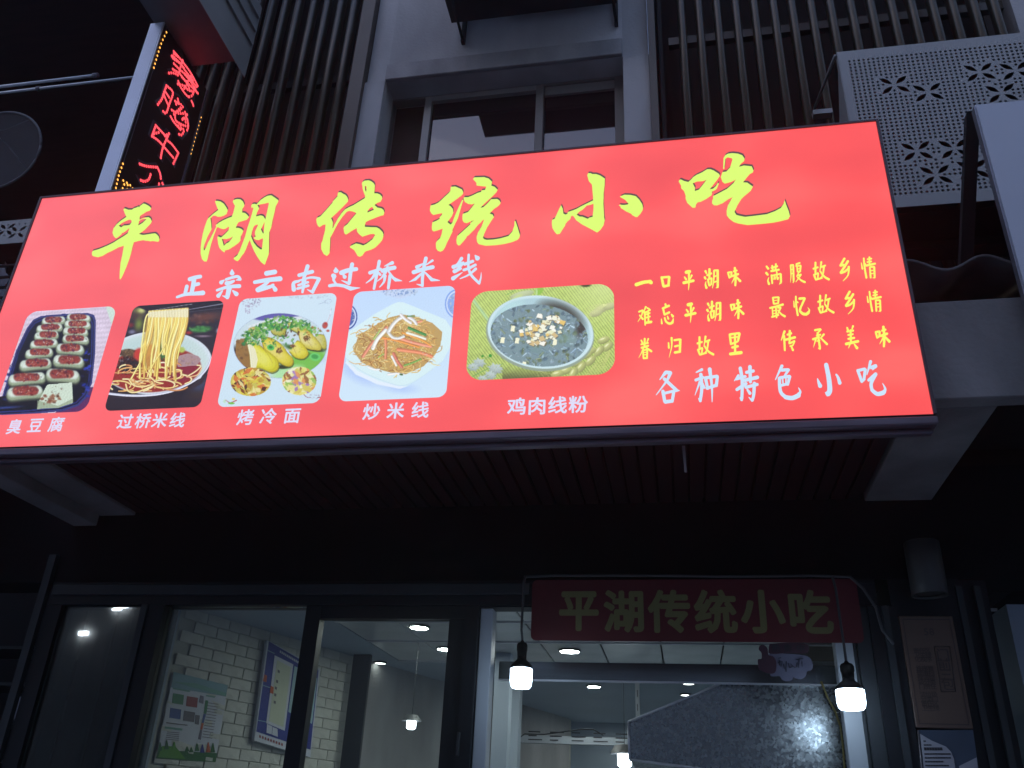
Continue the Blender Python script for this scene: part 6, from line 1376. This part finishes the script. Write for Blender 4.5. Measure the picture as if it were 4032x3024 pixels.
tube('clear_edge', [(nq(285, 1290)[0], YP - .002, nq(285, 1290)[1]), (nq(355, 2000)[0], YP - .002, nq(355, 2000)[1])], .003, 'alud', NT, n=5)
for k in range(7):
    y = 1395 + k * 38 + (12 if k > 2 else 0); x0 = 345 + k * 3; x1 = (385, 445, 545, 620, 630, 560, 600)[k]
    hgt = .010 if k in (2,) else .0045
    for j in range(int((x1 - x0) / 26)):
        p_ = nq(x0 + j * 26 + 6, y); box('printed_word', p_[0] - .0042, p_[0] + .0042, YP - .0022, YP - .0012, p_[1] - hgt / 2, p_[1] + hgt / 2, 'ink', NT)

# ------------------------------------------------------------------ posters on the brick wall
def wall_hit(px, py, off):
    d = ray(px, py); q0_ = np.array([*(p0 + nrm * off)]); # plane: (x - q0).nrm = 0
    t = (q0_ @ nrm) / (d[0] * nrm[0] + d[1] * nrm[1]); w_ = C0 + d * t
    return float((w_[:2] - p0) @ dv), float(w_[2])
F6 = crop(560, 2480, .3279)
def quad_on_wall(pts, off): return [wall_hit(*F6(*p_), off) for p_ in pts]
def board(t, name, corners, off, th, m, label=None, tiltz=0.0):
    """corners in zoom pixels -> an upright board on the brick wall"""
    c_ = quad_on_wall(corners, off); v = [wpt(s, z, off + (tiltz if i < 2 else 0)) for i, (s, z) in enumerate(c_)] + [wpt(s, z, off - th + (tiltz if i < 2 else 0)) for i, (s, z) in enumerate(c_)]
    return obj(name, v, [(0, 1, 2, 3), (7, 6, 5, 4), (0, 4, 5, 1), (1, 5, 6, 2), (2, 6, 7, 3), (3, 7, 4, 0)], MAT[m], t, label)
def cm(n, r, g, b, rough=.6): MAT[n] = mat(n, lin(r, g, b)[:3], rough, var=.05)
cm('p_white', 205, 208, 218); cm('p_green', 70, 130, 90); cm('p_red', 150, 70, 70); cm('p_blue', 70, 90, 150); cm('p_grey', 110, 105, 110); cm('p_sky', 130, 165, 175); cm('p_teal', 120, 165, 150)
cm('p_grass', 90, 150, 50); cm('p_tree', 50, 105, 55); cm('p_navy', 44, 56, 140); cm('p_cream', 200, 205, 180); cm('p_orange', 190, 90, 50); cm('p_cyan', 160, 190, 195); cm('p_violet', 120, 115, 130)
q_ = quad_on_wall([(380, 505), (1030, 665), (880, 1590), (165, 1545)], .012)
PO = thing('recycling_poster', wpt((q_[0][0] + q_[1][0]) / 2, q_[2][1], .012), 'pale waste sorting poster with coloured squares and green trees on the brick wall', 'poster')
board(PO, 'sheet', [(380, 505), (1030, 665), (880, 1590), (165, 1545)], .012, .003, 'p_white')
def pp_(name, pts, m, o=.0135, parent=None): return board(parent or PO, name, pts, o, .0008, m)
pp_('header', [(380, 505), (1030, 665), (1005, 800), (348, 690)], 'p_sky'); pp_('header_wave', [(360, 620), (640, 640), (1010, 760), (1004, 802), (346, 700)][:4], 'p_teal', .0145)
for m_, (x, y) in zip(('p_green', 'p_red', 'p_blue', 'p_grey'), ((372, 760), (540, 795), (340, 935), (505, 970))):
    pp_('colour_square', [(x, y), (x + 130, y + 22), (x + 118, y + 140), (x - 14, y + 120)], m_)
pp_('colour_bar', [(760, 845), (795, 850), (770, 1010), (738, 1005)], 'p_green'); pp_('colour_bar', [(738, 1008), (768, 1012), (738, 1120), (712, 1115)], 'p_blue'); pp_('colour_bar', [(712, 1118), (740, 1122), (722, 1200), (698, 1195)], 'p_orange'); pp_('colour_bar', [(698, 1198), (722, 1202), (705, 1320), (672, 1315)], 'p_violet')
pp_('text_line', [(370, 690), (575, 730), (572, 750), (368, 712)], 'p_teal'); pp_('text_line', [(770, 780), (875, 800), (872, 818), (768, 798)], 'p_teal'); pp_('text_line', [(275, 1160), (485, 1185), (480, 1210), (272, 1185)], 'p_teal')
for k in range(13):
    x = 795 - k * 6; y = 872 + k * 34; pp_('text_line', [(x, y), (x + 120, y + 18), (x + 118, y + 26), (x - 2, y + 8)], 'p_grey')
for k in range(5):
    x = 300 - k * 3; y = 1222 + k * 22; pp_('text_line', [(x, y), (x + 150, y + 12), (x + 149, y + 19), (x - 1, y + 7)], 'p_grey')
pp_('text_line', [(290, 1108), (545, 1140), (543, 1152), (288, 1122)], 'p_grey'); pp_('text_block', [(640, 1020), (692, 1028), (680, 1140), (632, 1130)], 'p_grey')
pp_('ring_mark', [(700, 785), (740, 800), (735, 890), (680, 870)], 'p_violet')
pp_('grass', [(190, 1440), (900, 1480), (882, 1590), (165, 1545)], 'p_tree'); pp_('hill', [(240, 1395), (400, 1400), (520, 1550), (190, 1530)], 'p_grass', .0145)
for k, (x, y, h, m_) in enumerate(((215, 1350, 100, 'p_tree'), (295, 1325, 110, 'p_tree'), (385, 1345, 90, 'p_grass'), (660, 1365, 90, 'p_tree'), (725, 1375, 100, 'p_navy'), (795, 1350, 120, 'p_orange'), (850, 1360, 110, 'p_tree'), (540, 1400, 60, 'p_tree'), (590, 1410, 60, 'p_tree'))):
    pp_('tree_shape', [(x - 6, y), (x + 6, y), (x + 26, y + h), (x - 28, y + h)], m_, .0155)
# blue permit board, tilting out at its top
qb = quad_on_wall([(1520, 135), (2125, 480), (2010, 1520), (1360, 1320)], .05)
PM = thing('permit_board', wpt((qb[0][0] + qb[1][0]) / 2, qb[3][1], .05), 'blue framed permit board with pale certificates tilted off the brick wall', 'notice board')
board(PM, 'backing', [(1505, 122), (2140, 470), (2020, 1530), (1345, 1330)], .05, .02, 'p_white', 'pale frame')
def pb2(name, pts, m, o=.0515): return board(PM, name, pts, o, .001, m)
pb2('blue_field', [(1522, 140), (2118, 482), (2020, 1440), (1372, 1222)], 'p_navy'); pb2('certificate', [(1592, 305), (1815, 415), (1712, 1212), (1490, 1120)], 'p_white', .053); pb2('certificate_sheet', [(1622, 365), (1785, 450), (1695, 1168), (1520, 1095)], 'p_cream', .0545)
pb2('certificate', [(1830, 435), (1890, 465), (1810, 1010), (1755, 985)], 'p_cyan', .053); pb2('certificate', [(2055, 560), (2100, 580), (2040, 1130), (1990, 1100)], 'p_cyan', .053)
pb2('seal', [(1545, 670), (1580, 690), (1575, 770), (1535, 755)], 'p_orange', .056); pb2('seal', [(1470, 535), (1500, 550), (1492, 630), (1452, 615)], 'p_orange', .054)
for k, (x, y) in enumerate(((1640, 500), (1620, 620), (1605, 700), (1598, 780), (1592, 870))): pb2('stamp', [(x - 10, y - 22), (x + 14, y - 10), (x + 10, y + 22), (x - 12, y + 10)], 'p_grey', .056)
pb2('small_card', [(1500, 1130), (1562, 1160), (1555, 1255), (1492, 1235)], 'p_white', .054); pb2('small_card', [(1568, 1165), (1625, 1190), (1628, 1285), (1560, 1258)], 'p_white', .054)
for k in range(9):
    x = 1408 + k * 33; y = 1262 + k * 12; pb2('red_character', [(x, y), (x + 18, y + 7), (x + 16, y + 38), (x - 3, y + 30)], 'p_red', .0515)
for k in range(12):
    x = 1655 + k * 21; y = 245 + k * 12.5; pb2('title_character', [(x, y), (x + 13, y + 7), (x + 11, y + 36), (x - 2, y + 28)], 'p_white', .0535)
for k in range(3): pb2('divider', [(1505 - k * 58, 240 + k * 420), (1590 - k * 50, 280 + k * 410), (1589 - k * 50, 290 + k * 410), (1504 - k * 58, 250 + k * 420)], 'p_sky', .0535)
# neighbour's dim bits at lower left
NB = thing('dim_side_shelf', (-3.35, 4.2, 1.9), 'faint dark clutter beyond the left pier', 'shelf')
for k in range(4): box('shelf_board', -3.9, -3.0, 4.1, 4.4, 1.75 + k * .18, 1.765 + k * .18, 'doorframe2', NB)
box('box', -3.35, -3.1, 4.12, 4.3, 1.955, 2.06, 'paper', NB)

# ------------------------------------------------------------------ thin air volume added for lens glow around the sign and bulbs
hv, hf = box_vf(-112, 112, -16, 10, -1, 18)
hm = bpy.data.materials.new('thin_bloom_haze'); hm.use_nodes = True; ht = hm.node_tree; ht.nodes.remove(ht.nodes['Principled BSDF'])
pv = ht.nodes.new('ShaderNodeVolumePrincipled'); pv.inputs['Color'].default_value = (.92, .94, 1, 1); pv.inputs['Density'].default_value = 0.0055; pv.inputs['Anisotropy'].default_value = .86
ht.links.new(pv.outputs[0], ht.nodes['Material Output'].inputs['Volume'])
hz_ = obj('bloom_haze', hv, hf, hm); hz_['kind'] = 'stuff'
